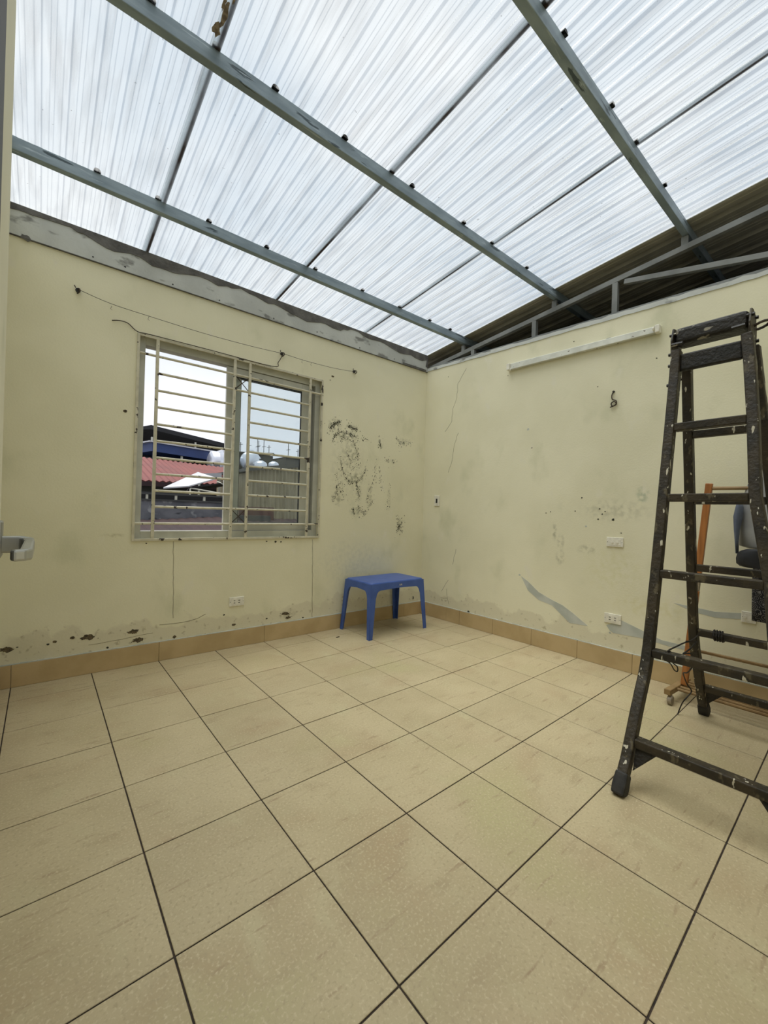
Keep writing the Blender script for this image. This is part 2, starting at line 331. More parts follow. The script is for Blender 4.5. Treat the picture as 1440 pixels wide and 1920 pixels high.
for j in range(-4, 6):
    for i in range(-2, 8):
        g = .0024; x0, x1, y0, y1 = i*T+g, (i+1)*T-g, j*T+g, (j+1)*T-g
        P = [(x0, y0), (x0, y1), (x1, y1), (x1, y0)]; R_ = room_up if j >= 3 else room_lo
        inside = all((b[0]-a[0])*(p[1]-a[1])-(b[1]-a[1])*(p[0]-a[0]) <= 0 for p in P for a, b in zip(R_, R_[1:]+R_[:1]))
        dz = rnd.uniform(-.0004, .0004)
        if inside:
            if full_me is None:
                o = MB().box(0, T-2*g, 0, T-2*g, -.004, 0).build('tile', M['tile'], fl, bevel=.0012, seg=1); full_me = o.data
            else:
                o = bpy.data.objects.new('tile', full_me); COL.objects.link(o); o.parent = fl
                b = o.modifiers.new('bevel', 'BEVEL'); b.width = .0012; b.segments = 1
            o.location = (x0, y0, dz); o.rotation_euler = (rnd.uniform(-.0008, .0008), rnd.uniform(-.0008, .0008), 0)
        else:
            for a, b in zip(R_, R_[1:]+R_[:1]):
                P = clip(P, a, b)
                if len(P) < 3: break
            if len(P) >= 3 and abs(sum(P[k][0]*P[(k+1) % len(P)][1]-P[(k+1) % len(P)][0]*P[k][1] for k in range(len(P)))) > .003:
                MB().prism([(x, y, -.004) for x, y in P], (0, 0, .004)).build('tile', M['tile'], fl, bevel=.0012, seg=1)

# back wall with the window opening (local frame)
wx0, wx1, wz0, wz1 = bx_(.212), bx_(1.698), .886, 2.342
wb = MB()
for a in ((-3.75, wx0, 0, 2.93), (wx1, .0, 0, 2.93), (wx0, wx1, 0, wz0), (wx0, wx1, wz1, 2.93)): wb.box(a[0], a[1], 0, .12, a[2], a[3])
wall_back = wb.build('wall_back', M['wall_back'], kind='structure', **BF)
# right wall, its top falling slightly towards the camera
RL = ry_(YF)
zt = lambda s: 2.752-.032*s
wall_right = MB().prism([(-.13, 0, 0), (RL+.1, 0, 0), (RL+.1, 0, zt(RL+.1)), (0, 0, 2.752), (-.13, 0, 2.752)], (0, .12, 0)).build('wall_right', M['wall_right'], kind='structure', **RF)
# left wall follows the slightly skewed corner
lp = [(XL(2.25), 2.246), (-.4022, 1.05), (-.4022, YF-.12), (-.55, YF-.12), (-.62, 2.37), (XL(2.25), 2.37)]
wl = MB(); n = len(lp)
wl.add([(x, y, 0) for x, y in lp]+[(x, y, ZR(y)-.004) for x, y in lp], [tuple(range(n)), tuple(range(n, 2*n))]+[(i, (i+1) % n, n+(i+1) % n, n+i) for i in range(n)])
wall_left = wl.build('wall_left', M['wall_plain'], kind='structure')
# front wall behind the camera with the doorway the picture is taken from
wf = MB(); 
for x0, x1, z0 in ((-.4022, -.372, 0), (.50, XR(YF), 0), (-.372, .50, 2.16)): wf.box(x0, x1, YF-.12, YF, z0, ZR(YF)-.004)
wf.build('wall_front', M['wall_plain'], kind='structure')
# unseen landing beyond the doorway, left roofless to let light in
ld = MB(); ld.box(-.9, 1.4, -2.75, -2.65, -.1, 1.1).box(-1.0, -.9, -2.75, YF-.12, -.1, 1.1).box(1.4, 1.5, -2.75, YF-.12, -.1, 1.1)
ld.build('wall_landing', M['wall_plain'], kind='structure')
MB().box(-1.0, 1.5, -2.75, YF-.151, -.12, -.002).build('floor_landing', M['tile'], kind='structure')

# cement band above the paint of the back wall, with a ragged darker strip of raw cement
band = MB()
x = bx_(-.49); pts_lo = []; 
band.box(bx_(-.478), -.004, -.010, 0, 2.744, 2.925)
tr1 = band.build('trim_1', M['cement'], kind='structure', **BF)
rg = MB(); r2 = random.Random(3); xs_ = [bx_(-.47)]
while xs_[-1] < -.06: xs_.append(xs_[-1]+r2.uniform(.03, .09))
prof = [(xx, 2.875+.022*math.sin(xx*5.1)+.012*math.sin(xx*17)+r2.uniform(-.010, .010)) for xx in xs_]
rg.prism([(xs_[0], 0, 2.929)]+[(a, 0, b) for a, b in prof]+[(-.035, 0, 2.80), (-.004, 0, 2.79), (-.004, 0, 2.929)], (0, .004, 0))
rg.build('raw_cement_strip', M['dark_cement'], tr1, loc=(0, -.0142, 0))
MB().box(bx_(2.67), -.03, -.018, -.0101, 2.738, 2.762).build('raw_cement_strip', M['dark_cement'], tr1)
MB().box(bx_(-.475), -.004, -.0125, 0, 2.7385, 2.743).build('dark_joint_line', M['dark_cement'], tr1)  # thin dark cement strip along the band's lower edge
r3 = random.Random(9)
def blob(cx, cz, r, rr_, sq=.6, n=11):
    return [(cx+r*math.cos(2*math.pi*k/n)*rr_.uniform(.65, 1.25), cz+r*sq*math.sin(2*math.pi*k/n)*rr_.uniform(.6, 1.3)) for k in range(n)]
def decal(pts, name, m, parent, t=.0012, off=0.):      # a thin irregular flake on a wall face
    return MB().prism([(a, 0, b) for a, b in pts], (0, t, 0)).build(name, m, parent, loc=(0, -t-off, 0))
decal(blob(bx_(-.395), 2.745, .028, r3, .7), 'plaster_pit', M['dark_cement'], tr1, off=.0101)
for px_ in (-.06, .12, .42, .75, 1.2, 1.62, 2.1, 2.55): decal(blob(bx_(px_), 2.765+r3.uniform(-.005, .01), .006, r3, 1, 6), 'nail_hole', M['black'], tr1, off=.0101)

# skirting
bbk = struct('baseboard_back', BF['loc'], TB)
cuts = [-.478, -.4, .40, 1.20, 2.0, 2.79, 3.043]
for a, b in zip(cuts, cuts[1:]): MB().box(bx_(a)+.001, bx_(b)-.001, -.011, 0, .001, .138).build('skirting_tile', M['skirt'], bbk, bevel=.001, seg=1)
cz = MB()
for k in range(90):
    a0_, a1_ = -.478+k*3.52/90, -.478+(k+1)*3.52/90
    cz.box(bx_(a0_), bx_(a1_), -.0105, -.0002, .1385, .1415+rnd.uniform(0, .004))
cz.build('caulk_line', M['plaster'], bbk)
brt = struct('baseboard_right', RF['loc'], RF['rotz'])
cuts = [2.155, 1.78, 1.6, 1.2, .8, .4, 0, -.4, -.8, -1.2]
for a, b in zip(cuts, cuts[1:]): MB().box(ry_(a)+.001, ry_(b)-.001, -.011, 0, .001, .142).build('skirting_tile', M['skirt'], brt, bevel=.001, seg=1)
cz = MB()
for k in range(80):
    a0_, a1_ = 2.155-k*3.35/80, 2.155-(k+1)*3.35/80
    cz.box(ry_(a0_), ry_(a1_), -.0105, -.0002, .1425, .1455+rnd.uniform(0, .003))
cz.build('caulk_line', M['plaster'], brt)
blf = struct('baseboard_left')
for a, b in ((2.22, 1.64), (1.64, 1.06)):
    p = [(XL(a), a), (XL(b), b)]
    MB().hexa([(p[0][0]+.0005, a, .001), (p[0][0]+.011, a, .001), (p[1][0]+.011, b, .001), (p[1][0]+.0005, b, .001)],
              [(p[0][0]+.0005, a, .138), (p[0][0]+.011, a, .138), (p[1][0]+.011, b, .138), (p[1][0]+.0005, b, .138)]).build('skirting_tile', M['skirt'], blf)

# capping on the right wall: crumbly white plaster lip, then grey steel plate
cap = MB(); r4 = random.Random(5); n = 60; lo = []; hi = []
for k in range(n+1):
    s = RL*k/n; lo.append((s, zt(s)-.004+r4.uniform(-.003, .003))); hi.append((s, zt(s)+.028+r4.uniform(-.006, .006)))
for k in range(n):
    (s0, a0), (s1, a1) = lo[k], lo[k+1]; b0, b1 = hi[k][1], hi[k+1][1]; d0 = -.006
    cap.hexa([(s0, d0, a0), (s1, d0, a1), (s1, .13, a1), (s0, .13, a0)], [(s0, d0+.003, b0), (s1, d0+.003, b1), (s1, .13, b1), (s0, .13, b0)])
tr2 = cap.build('trim_2', M['cement'], kind='structure', **RF)

# ------------------------------------------------------------------ wall marks
MOULD = [[(1.787,1.913),(1.852,1.972),(1.909,1.998)],[(1.99,1.969),(2.104,1.944)],[(1.829,1.796),(1.846,1.856),(1.913,1.899),(2.013,1.897),(2.117,1.869)],
[(1.916,1.816),(1.994,1.843),(2.067,1.819),(2.111,1.739),(2.124,1.655)],[(1.91,1.682),(1.934,1.568),(1.967,1.487),(2.009,1.423),(2.091,1.42),(2.173,1.469),(2.213,1.542),(2.223,1.587)],
[(2.111,1.43),(2.148,1.295),(2.16,1.244)],[(2.342,1.642),(2.351,1.518),(2.316,1.427),(2.275,1.336),(2.246,1.23)],[(2.138,1.863),(2.245,1.86)],[(2.389,1.879),(2.415,1.802)],
[(1.877,1.513),(1.911,1.383),(1.975,1.253)],[(1.848,1.231),(1.885,1.299),(1.891,1.382)],[(2.079,1.172),(2.102,1.104)],[(2.141,1.191),(2.229,1.107)],[(2.333,1.26),(2.249,1.16),(2.218,1.106)],
[(2.545,1.442),(2.539,1.277),(2.52,1.149)],[(2.4,1.576),(2.417,1.434),(2.478,1.347)],[(2.61,1.937),(2.66,1.916),(2.674,1.861),(2.71,1.913),(2.761,1.882),(2.823,1.918),(2.825,1.88)],
[(2.488,1.693),(2.536,1.67)],[(2.583,1.703),(2.597,1.658)],[(2.671,1.115),(2.681,1.041),(2.696,.985)],[(2.661,.929),(2.742,1.06)],[(2.669,1.022),(2.735,.919)],
[(1.978,1.724),(2.043,1.612),(2.143,1.709)],[(1.982,1.623),(2.066,1.546),(2.157,1.624)]]
DENS = [260,160,300,170,330,110,110,40,80,70,90,60,90,70,45,45,110,35,30,35,90,80,60,60]
mo = MB(); rm = random.Random(11)
def speck(mb, cx, cz, r, y=-.0006):
    n = 5; a0 = rm.uniform(0, 6.28); st = rm.uniform(1.0, 2.2)
    mb.prism([(cx+r*math.cos(a0+2*math.pi*k/n)*rm.uniform(.7, 1.2), y, cz+r*st*math.sin(a0+2*math.pi*k/n)*rm.uniform(.7, 1.2)) for k in range(n)], (0, .0006, 0))
for S_, D_ in zip(MOULD, DENS):
    ln = [math.dist(a, b) for a, b in zip(S_, S_[1:])]; tot = sum(ln)
    for q in range(int(D_*.9)):
        t = rm.random()*tot; k = 0
        while t > ln[k]: t -= ln[k]; k += 1
        a, b = S_[k], S_[k+1]; f = t/ln[k]; cl = .009 if rm.random() < .72 else .035
        speck(mo, bx_(a[0]+(b[0]-a[0])*f+rm.gauss(0, cl*.8)), a[1]+(b[1]-a[1])*f+rm.gauss(0, cl), rm.choice((.0012, .0016, .002, .0026, .004)))
mo.build('mould_speckle', M['mould'], wall_back, kind='stuff')
CH = [(-.424,.236,12),(-.024,.243,14),(.236,.24,12),(.264,.175,12),(-.196,.244,5),(-.109,.253,5),(-.23,.233,3),(.502,.158,5),(.088,.154,3),(1.392,.216,12),(1.419,.175,9),(.94,.184,6),(1.221,.193,3),(.861,.273,3),(1.566,.154,3),(.149,1.784,4.5),(1.807,2.41,6),(1.78,2.37,2),(1.28,.852,4),(1.20,.858,3),(1.33,.850,3),(.30,.862,2)]
for (a, b, r) in CH:
    decal(blob(bx_(a), b, r*.0027, r3, .5 if r > 5 else .8, 24 if r > 5 else 8), 'paint_chip', M['chip'] if r > 4 else M['mould'], wall_back)
    if r > 8:
        for q_ in range(5): decal(blob(bx_(a)+r3.uniform(-1, 1)*r*.0042, b+r3.uniform(-1, .6)*r*.0016, r3.uniform(.002, .006), r3, .6, 8), 'paint_chip', M['chip'] if q_ % 2 else M['mould'], wall_back)
def strip(pts, wd, name, m, parent, t=.0006):
    mb = MB()
    for a, b in zip(pts, pts[1:]): mb.beam((a[0], -t/2, a[1]), (b[0], -t/2, b[1]), wd, t, (0, 1, 0))
    return mb.build(name, m, parent)
def jag(p, sd, amp=.006, step=.035):
    q = random.Random(sd); out = [p[0]]
    for a, b in zip(p, p[1:]):
        n = max(1, int(math.dist(a, b)/step))
        for k in range(1, n+1): out.append((a[0]+(b[0]-a[0])*k/n+(q.uniform(-amp, amp) if k < n else 0), a[1]+(b[1]-a[1])*k/n+(q.uniform(-amp, amp) if k < n else 0)))
    return out
for s_, wd in (([(1.640, .865), (1.652, .50), (1.66, .14)], .0035), ([(.476, .873), (.484, .60), (.49, .30)], .0030), ([(.40, .262), (.55, .258), (.66, .272), (.72, .30)], .003), ([(-.02, .19), (.2, .2), (.36, .21)], .002)):
    strip(jag([(bx_(a), b) for a, b in s_], int(wd*1e5), .003), wd, 'wall_crack', M['crack'], wall_back)
CRACK = [[(1.609,2.654),(1.717,2.516),(1.723,2.372),(1.777,2.254),(1.784,2.126),(1.877,2.027)],[(1.687,1.994),(1.74,1.882),(1.758,1.737),(1.812,1.584)],[(1.677,.773),(1.717,.606)],
[(1.769,.434),(1.826,.352),(1.86,.3)],[(1.789,.339),(1.774,.241),(1.87,.229)],[(1.774,.241),(1.753,.181)]]
for k, s_ in enumerate(CRACK): strip(jag([(ry_(a), b) for a, b in s_], k), .0028, 'wall_crack', M['crack'], wall_right)
PATCH = [[(.921,.593),(.851,.555),(.747,.476),(.625,.429),(.532,.401),(.442,.352),(.321,.275),(.47,.267),(.553,.33),(.624,.383),(.745,.407),(.849,.474)],
[(.187,.314),(.083,.374),(-.042,.335),(-.177,.292),(-.361,.285),(-.361,.26),(-.225,.259),(-.061,.274),(.136,.265),(.163,.279)],
[(-.24,.566),(-.354,.559),(-.468,.55),(-.624,.571),(-.625,.532),(-.469,.512),(-.355,.527)]]
for p_ in PATCH: decal([(ry_(a), b) for a, b in p_], 'bare_plaster_patch', M['plaster'], wall_right)
for (a, b, r) in [(.935, .60, 3), (.16, .262, 3), (1.496, .150, 5), (1.115, 2.46, 1.5), (.85, 1.75, 1.5), (.30, 2.18, 1.5), (.40, 1.30, 2), (.70, 1.17, 2), (.66, 1.18, 1.5), (.16, 1.13, 3.5), (.36, 1.07, 3), (.26, 1.21, 2), (.24, 1.17, 2), (.27, 1.13, 2), (.22, 1.19, 1.5), (.45, 1.19, 1.6), (.10, 1.03, 1.6), (1.85, 2.62, 1.6), (.5, 2.6, 1.5), (-.1, 2.3, 1.5)]:
    decal(blob(ry_(a), b, r*.0034, r3, .8, 7), 'paint_chip', M['mould'] if r != 3 else M['plaster'], wall_right)
decal(blob(ry_(.893), 1.922, .012, r3, 1, 9), 'filler_spot', M['plaster'], wall_right)

# ------------------------------------------------------------------ window (sliding, left half open) and its grille
win = struct('window_1', BF['loc'], TB)
def frame4(x0, x1, z0, z1, y0, y1, t, tb=None):
    tb = tb or t; m = MB()
    return m.box(x0, x0+t, y0, y1, z0, z1).box(x1-t, x1, y0, y1, z0, z1).box(x0+t, x1-t, y0, y1, z0, z0+tb).box(x0+t, x1-t, y0, y1, z1-t, z1)
fx0, fx1 = bx_(.2125), bx_(1.6975)
frame4(fx0, fx1, .8865, 2.3415, .035, .115, .052, .062).build('window_frame', M['alu'], win, bevel=.002)
def sash(x0, x1, y0, stile_l, stile_r, z0=.952, z1=2.285):
    m = MB().box(x0, x0+stile_l, y0, y0+.026, z0, z1).box(x1-stile_r, x1, y0, y0+.026, z0, z1)
    m.box(x0+stile_l, x1-stile_r, y0, y0+.026, z0, z0+.062).box(x0+stile_l, x1-stile_r, y0, y0+.026, z1-.068, z1)
    s = m.build('window_sash', M['alu'], win, bevel=.002)
    g = frame4(x0+stile_l-.001, x1-stile_r+.001, z0+.061, z1-.067, y0+.004, y0+.022, .005).build('gasket', M['gasket'], s)
    MB().box(x0+stile_l, x1-stile_r, y0+.011, y0+.015, z0+.062, z1-.068).build('glass_pane', M['glass'], s)
    return s
s1 = sash(bx_(.845), bx_(1.592), .048, .055, .075)
s2 = sash(bx_(.905), bx_(1.642), .082, .068, .058)
MB().box(bx_(1.597), bx_(1.607), .060, .114, .952, 2.26).build('gap_shade_strip', M['gasket'], win)  # black strip standing for the shaded gap beside the sash
MB().box(bx_(1.575), bx_(1.590), .040, .048, 1.50, 1.60).build('sash_pull', M['alu'], s1, bevel=.003)
gr = thing('window_grille', 'cream painted steel burglar grille with flaking paint over the sliding window', 'window grille', BF['loc'], TB)
GX0, GX1, GZ0, GZ1 = bx_(.206), bx_(1.703), .880, 2.348
gf = frame4(GX0, GX1, GZ0, GZ1, -.014, 0, .017)
gf.build('grille_frame', M['grille'], gr, bevel=.001, seg=1)
VX = [bx_(v) for v in (.335, .889, 1.013, 1.571)]
for v in VX: MB().box(v-.0105, v+.0105, -.012, .003, GZ0+.012, GZ1-.012).build('upright', M['grille'], gr, bevel=.001, seg=1)
HZ = [2.216, 2.093, 1.970, 1.848, 1.727, 1.605, 1.484, 1.363, 1.245, 1.128, 1.006]
rb = random.Random(21)
for k, z in enumerate(HZ):
    z += rb.uniform(-.002, .002)
    def bar(a, b):
        MB().tube([(a, .000, z), ((a+b)/2, .0005, z+rb.uniform(-.002, .002)), (b, .000, z)], .0092, 8).build('crossbar', M['grille'], gr)
    if k in (0, 10): bar(GX0+.012, GX1-.012)
    elif k in (1, 9): bar(VX[0], VX[3])
    else: bar(VX[0], VX[1]); bar(VX[2], VX[3])
for za, zb in ((2.216, 2.093), (1.128, 1.006)):
    for a, b in ((za, zb), (zb, za)): MB().tube([(VX[1], .001, a), (VX[2], .001, b)], .0035, 5).build('diagonal_rod', M['wire'], gr)

# ------------------------------------------------------------------ roof
ceil = struct('ceiling')
def roof_y(x, y): return y-.022*(x-K.x)
SEAMS = [-.51, .255, 1.235, 2.190, 3.068]
def trapezoid(x0, x1, y0, y1, mt, name, parent, pitch=.1, h=.016, dz=0., lbl=None):
    prof = []; x = x0
    while x < x1-1e-6:
        for f, z in ((0, 0), (.10, 0), (.12, .003), (.14, 0), (.28, 0), (.30, .003), (.32, 0), (.56, 0), (.62, h), (.80, h), (.86, 0)):
            if x+f*pitch <= x1: prof.append((x+f*pitch, z))
        x += pitch
    prof.append((x1, 0)); vs = []; fs = []
    for (xx, z) in prof:
        vs += [(xx, y0, ZR(y0)+z+dz), (xx, y1, ZR(y1)+z+dz)]
    for k in range(len(prof)-1): fs.append((2*k, 2*k+1, 2*k+3, 2*k+2))
    o = MB().add(vs, fs).build(name, mt, parent)
    s = o.modifiers.new('thickness', 'SOLIDIFY'); s.thickness = .0008; s.offset = 1
    return o
for k in range(4):
    a, b = SEAMS[k], SEAMS[k+1]
    o = trapezoid(a-.0 if k == 0 else a-.03, b, 2.52, -1.5, M['sheet'], 'roof_sheet', ceil, dz=.0004*(k % 2)+(.0012 if k % 2 else 0))
    o.modifiers.remove(o.modifiers['thickness'])
for x in SEAMS[1:4]:       # grimy sealed lap where two sheets overlap
    q = lambda d: [(x-.036, 2.5, ZR(2.5)-d), (x+.008, 2.5, ZR(2.5)-d), (x+.008, -1.48, ZR(-1.48)-d), (x-.036, -1.48, ZR(-1.48)-d)]
    MB().add(q(.002), [(0, 1, 2, 3)]).build('sheet_lap', M['sheet_lap'], ceil)
def roof_blob(cx, cy, rx, ry, sd, n=14):
    q = random.Random(sd); P_ = [(cx+rx*math.cos(2*math.pi*k/n)*q.uniform(.5, 1.3), cy+ry*math.sin(2*math.pi*k/n)*q.uniform(.6, 1.3)) for k in range(n)]
    MB().prism([(a, b, ZR(b)-.0032) for a, b in P_], (0, 0, .0008)).build('dried_mud', M['mud'], ceil)
M['mud'] = mat('dried_mud', srgb(150, 138, 124), srgb(104, 92, 82), scale=60, rough=.95)
for k, (a, b, c, d) in enumerate([(.236, .60, .010, .05), (.225, .66, .018, .03), (.248, .50, .007, .05), (.222, .56, .006, .03)]): roof_blob(a, b, c, d, k)
ms = trapezoid(3.072, 6.1, 2.52, -1.5, M['dark_metal_sheet'], 'metal_roof_sheet', ceil, pitch=.2, h=.03, dz=.003)
MB().hexa([(3.064, 2.52, ZR(2.52)-.004), (3.074, 2.52, ZR(2.52)-.004), (3.074, -1.5, ZR(-1.5)-.004), (3.064, -1.5, ZR(-1.5)-.004)],
          [(3.064, 2.52, ZR(2.52)), (3.074, 2.52, ZR(2.52)), (3.074, -1.5, ZR(-1.5)), (3.064, -1.5, ZR(-1.5))]).build('edge_flashing', M['alu'], ceil)
PL = ['lowest galvanised steel roof purlin, nearest the window wall', 'middle galvanised steel roof purlin crossing the whole translucent roof', 'highest galvanised steel roof purlin, at upper right above the ladder']
for k, yc in enumerate((1.655, .672, -.262)):      # y at x = 3.05, front top edge
    o = thing('roof_purlin', PL[k], 'roof beam', (K.x, yc, ZR(yc)-.004), TB, 'steel purlins under the roof')
    xl = bx_(-.47 if k == 0 else -.43)
    MB().box(xl, 2.6, 0, .04, -.070, 0).build('steel_tube', M['steel'], o, bevel=.003)
    for xx in ((-.086, .219, .513, .907, 1.30, 1.75, 2.165, 2.552, 2.843) if k == 0 else (-.3, -.001, .245, .512, .901, 1.225, 1.385, 1.859, 2.17, 2.62)):
        MB().add(*(lambda n=8, r=.017: ([(bx_(xx)+r*math.cos(math.pi*q/n), yy, .001+r*1.1*math.sin(math.pi*q/n)*.85) for yy in (-.012, .012) for q in range(n+1)],
            [tuple(range(n+1)), tuple(range(2*n+1, n, -1))]+[(q, q+1, n+2+q, n+1+q) for q in range(n)]))()).build('rib_spacer', M['dark_rubber'], o)

# truss on the right wall carrying the purlins
tx = .045
tru = thing('roof_truss', 'grey steel roof truss standing along the top of the right wall', 'roof truss', RF['loc'], RF['rotz'])
zb = lambda y: 2.978-.105*(y-.206)
P3 = lambda y, z, d=tx: (ry_(y), d, z)
MB().beam(P3(2.16, zb(2.16)+.02), P3(YF+.02, zb(YF+.02)+.02), .04, .04).build('rafter', M['steel_dull'], tru, bevel=.002)
MB().beam(P3(2.10, zt(ry_(2.10))+.040), P3(YF+.02, zt(ry_(YF))+.040), .045, .028).build('bottom_chord', M['steel_dull'], tru, bevel=.002)
for y in (1.557, .88, .204): MB().beam(P3(y, zt(ry_(y))+.054), P3(y, zb(y)+.0), .04, .04, (1, 0, 0)).build('post', M['steel_dull'], tru, bevel=.002)
MB().beam(P3(.14, zb(.14)-.022), P3(-1.1, 2.712), .036, .036).build('diagonal', M['steel_dull'], tru, bevel=.002)
for y in (1.69, .70, -.24): MB().beam(P3(y, zb(y)+.04), P3(y, ZR(y)-.076), .02, .04, (1, 0, 0)).build('cleat', M['steel_dull'], tru)
# neighbouring roof space, boxed in with added dark walls to keep light out
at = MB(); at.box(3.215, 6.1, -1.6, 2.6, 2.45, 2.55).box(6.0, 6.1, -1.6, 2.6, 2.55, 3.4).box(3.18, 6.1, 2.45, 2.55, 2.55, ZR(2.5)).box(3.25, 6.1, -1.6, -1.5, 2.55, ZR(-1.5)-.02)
at.build('wall_attic_blocker', M['attic'], kind='structure')

# ------------------------------------------------------------------ door at the left edge, folded back against the left wall
dr = struct('door_1', (-.3450, -1.20, 0))
leaf = MB().box(-.0185, .0185, 0, .742, .012, 2.12).build('door_leaf', M['door'], dr, bevel=.002)
HY = .700; HZ0 = 1.085
MB().box(.0186, .0250, HY-.02, HY+.030, HZ0-.12, HZ0+.028).box(.0245, .0305, HY-.014, HY+.014, HZ0-.014, HZ0+.026).build('handle_plate', M['handle'], leaf, bevel=.002)
lv = MB().sweep([(.024, HY, HZ0), (.045, HY, HZ0), (.0515, HY-.005, HZ0), (.053, HY-.02, HZ0), (.0525, HY-.118, HZ0), (.0500, HY-.126, HZ0), (.043, HY-.129, HZ0)],
                [.014, .014, .011, .009, .009, .009, .008], [.018, .018, .015, .012, .011, .010, .010])
lv.build('door_handle', M['handle'], leaf, bevel=.002)

# ------------------------------------------------------------------ blue plastic side table
tb = thing('side_table', 'small blue plastic side table standing in the corner', 'table', (2.31, 1.935, 0))
def table():
    W, D, H = .330, .200, .496
    bm = bmesh.new()
    # top slab with rounded corners
    def rrect(w, d, r, z, n=5):
        out = []
        for cx, cy, a0 in ((w-r, d-r, 0), (-w+r, d-r, 90), (-w+r, -d+r, 180), (w-r, -d+r, 270)):
            for k in range(n+1):
                a = math.radians(a0+90*k/n); out.append((cx+r*math.cos(a), cy+r*math.sin(a), z))
        return out
    m = MB(); rings = [rrect(W-.012, D-.012, .03, H), rrect(W-.004, D-.004, .032, H-.002), rrect(W, D, .034, H-.008), rrect(W+.002, D+.002, .034, H-.018), rrect(W-.006, D-.006, .03, H-.018), rrect(W-.008, D-.008, .03, H-.006)]
    n = len(rings[0]); vs = [v for r in rings for v in r]; fs = [tuple(range(n)), tuple(range(5*n, 6*n))[::-1]]
    for i in range(5):
        for k in range(n): fs.append((n*i+k, n*i+(k+1) % n, n*(i+1)+(k+1) % n, n*(i+1)+k))
    m.add(vs, fs); m.build('table_top', M['blue'], tb, smooth=False)
    # apron + legs per side: one arch-shaped panel per side, legs L-shaped in section
    def legpanel(sx, sy, axis):
        # panel strip for one corner on one side: from corner to mid of the side (apron half) and down the leg
        hw = W if axis == 'x' else D; other = D if axis == 'x' else W
        out = []; r = .045
        leg_w = .068 if axis == 'x' else .060
        def pt(a, z):              # a: distance from the side's centre, at height z with splay
            sp = (H-z)/H*.030; c = other+.001+sp*.9
            return (sx*(a+0), sy*c, z) if axis == 'x' else (sx*c, sy*a, z)
        prof_in = []               # inner edge going from centre of the side outwards then down
        apz = H-.072
        e = lambda z: hw+.001+(H-z)/H*.030
        pts = [(0, H-.012), (e(H-.012), H-.012)]
        zs_ = [H-.06, H-.12, H-.2, .2, .1, 0.0]
        for z in zs_: pts.append((e(z), z))
        wfoot = .040
        pts.append((e(0)-wfoot, 0.0))
        for z in (.1, .2, .3, H-.12-.02): pts.append((e(z)-(wfoot+(leg_w-wfoot)*z/H), z))
        xi = e(H-.14)-leg_w*.97; zc = H-.14
        for k in range(1, 7):
            a = math.pi/2*k/6; rx = .05; rz = zc and (apz-zc)
            pts.append((xi-rx*(1-math.cos(a)), zc+rz*math.sin(a)))
        pts.append((0, apz+.008))
        return [pt(a, z) for a, z in pts]
    th = .0045
    legs = {}
    for sx in (1, -1):
        for sy in (1, -1):
            m = MB()
            m.prism(legpanel(sx, sy, 'x'), (0, -sy*th, 0)); m.prism(legpanel(sx, sy, 'y'), (-sx*th, 0, 0))
            # inner return flanges make the leg a hollow L
            m.build('leg', M['blue'], tb)
    m = MB()
    for k, (a, b) in enumerate(((-.018, .006), (.006, .008))):
        pass
    return
table()
# small white moulded mark on the apron
mk = MB(); yy = -.2045
for dx in (-.014, .006): mk.box(.02+dx, .02+dx+.004, yy-.0022, yy-.001, .452, .466).box(.02+dx, .02+dx+.012, yy-.0022, yy-.001, .462, .466).box(.02+dx+.008, .02+dx+.012, yy-.0022, yy-.001, .450, .466)
mk.build('white_mark', M['white_plastic'], tb, label='small white printed mark')

# ------------------------------------------------------------------ step ladder
ldr = thing('step_ladder', 'old dark paint-splashed double-sided metal step ladder', 'ladder', (2.152, -.60, 0))
O = Vector((2.152, -.60, 0))
ZF = [0, .03, .122, .343, .44, .532, .886, 1.237, 1.574, 1.92]
XF = [1.560, 1.575, 1.640, 1.755, 1.815, 1.848, 1.916, 1.974, 2.030, 2.084]
def interp(z, A, B):
    for a, b, c, d in zip(A, A[1:], B, B[1:]):
        if z <= b: return c+(d-c)*(z-a)/(b-a)
    return B[-1]
RZ_ = [(0, -1.02), (.25, -.955), (.45, -.905), (.65, -.885), (.9, -.862), (1.25, -.800), (1.72, -.772), (1.95, -.745)]
def RY(z): return interp(z, [a for a, _ in RZ_], [b for _, b in RZ_])
def rail_pt(side, end, z):       # side -1: camera side, +1: rear; end 0: left (window side), 1: right
    x = interp(z, ZF, XF)
    if side > 0: x = 2*2.152-x
    yl = -.462-.018*min(z/1.92, 1)*1.2 if side < 0 else -.500+.006*z/1.9
    yr = (RY(z) if side < 0 else -.750-.09*(1.95-z))-(.16*max(0, .5-z) if side > 0 else 0)
    return Vector((x, yl if end == 0 else yr, z))-O
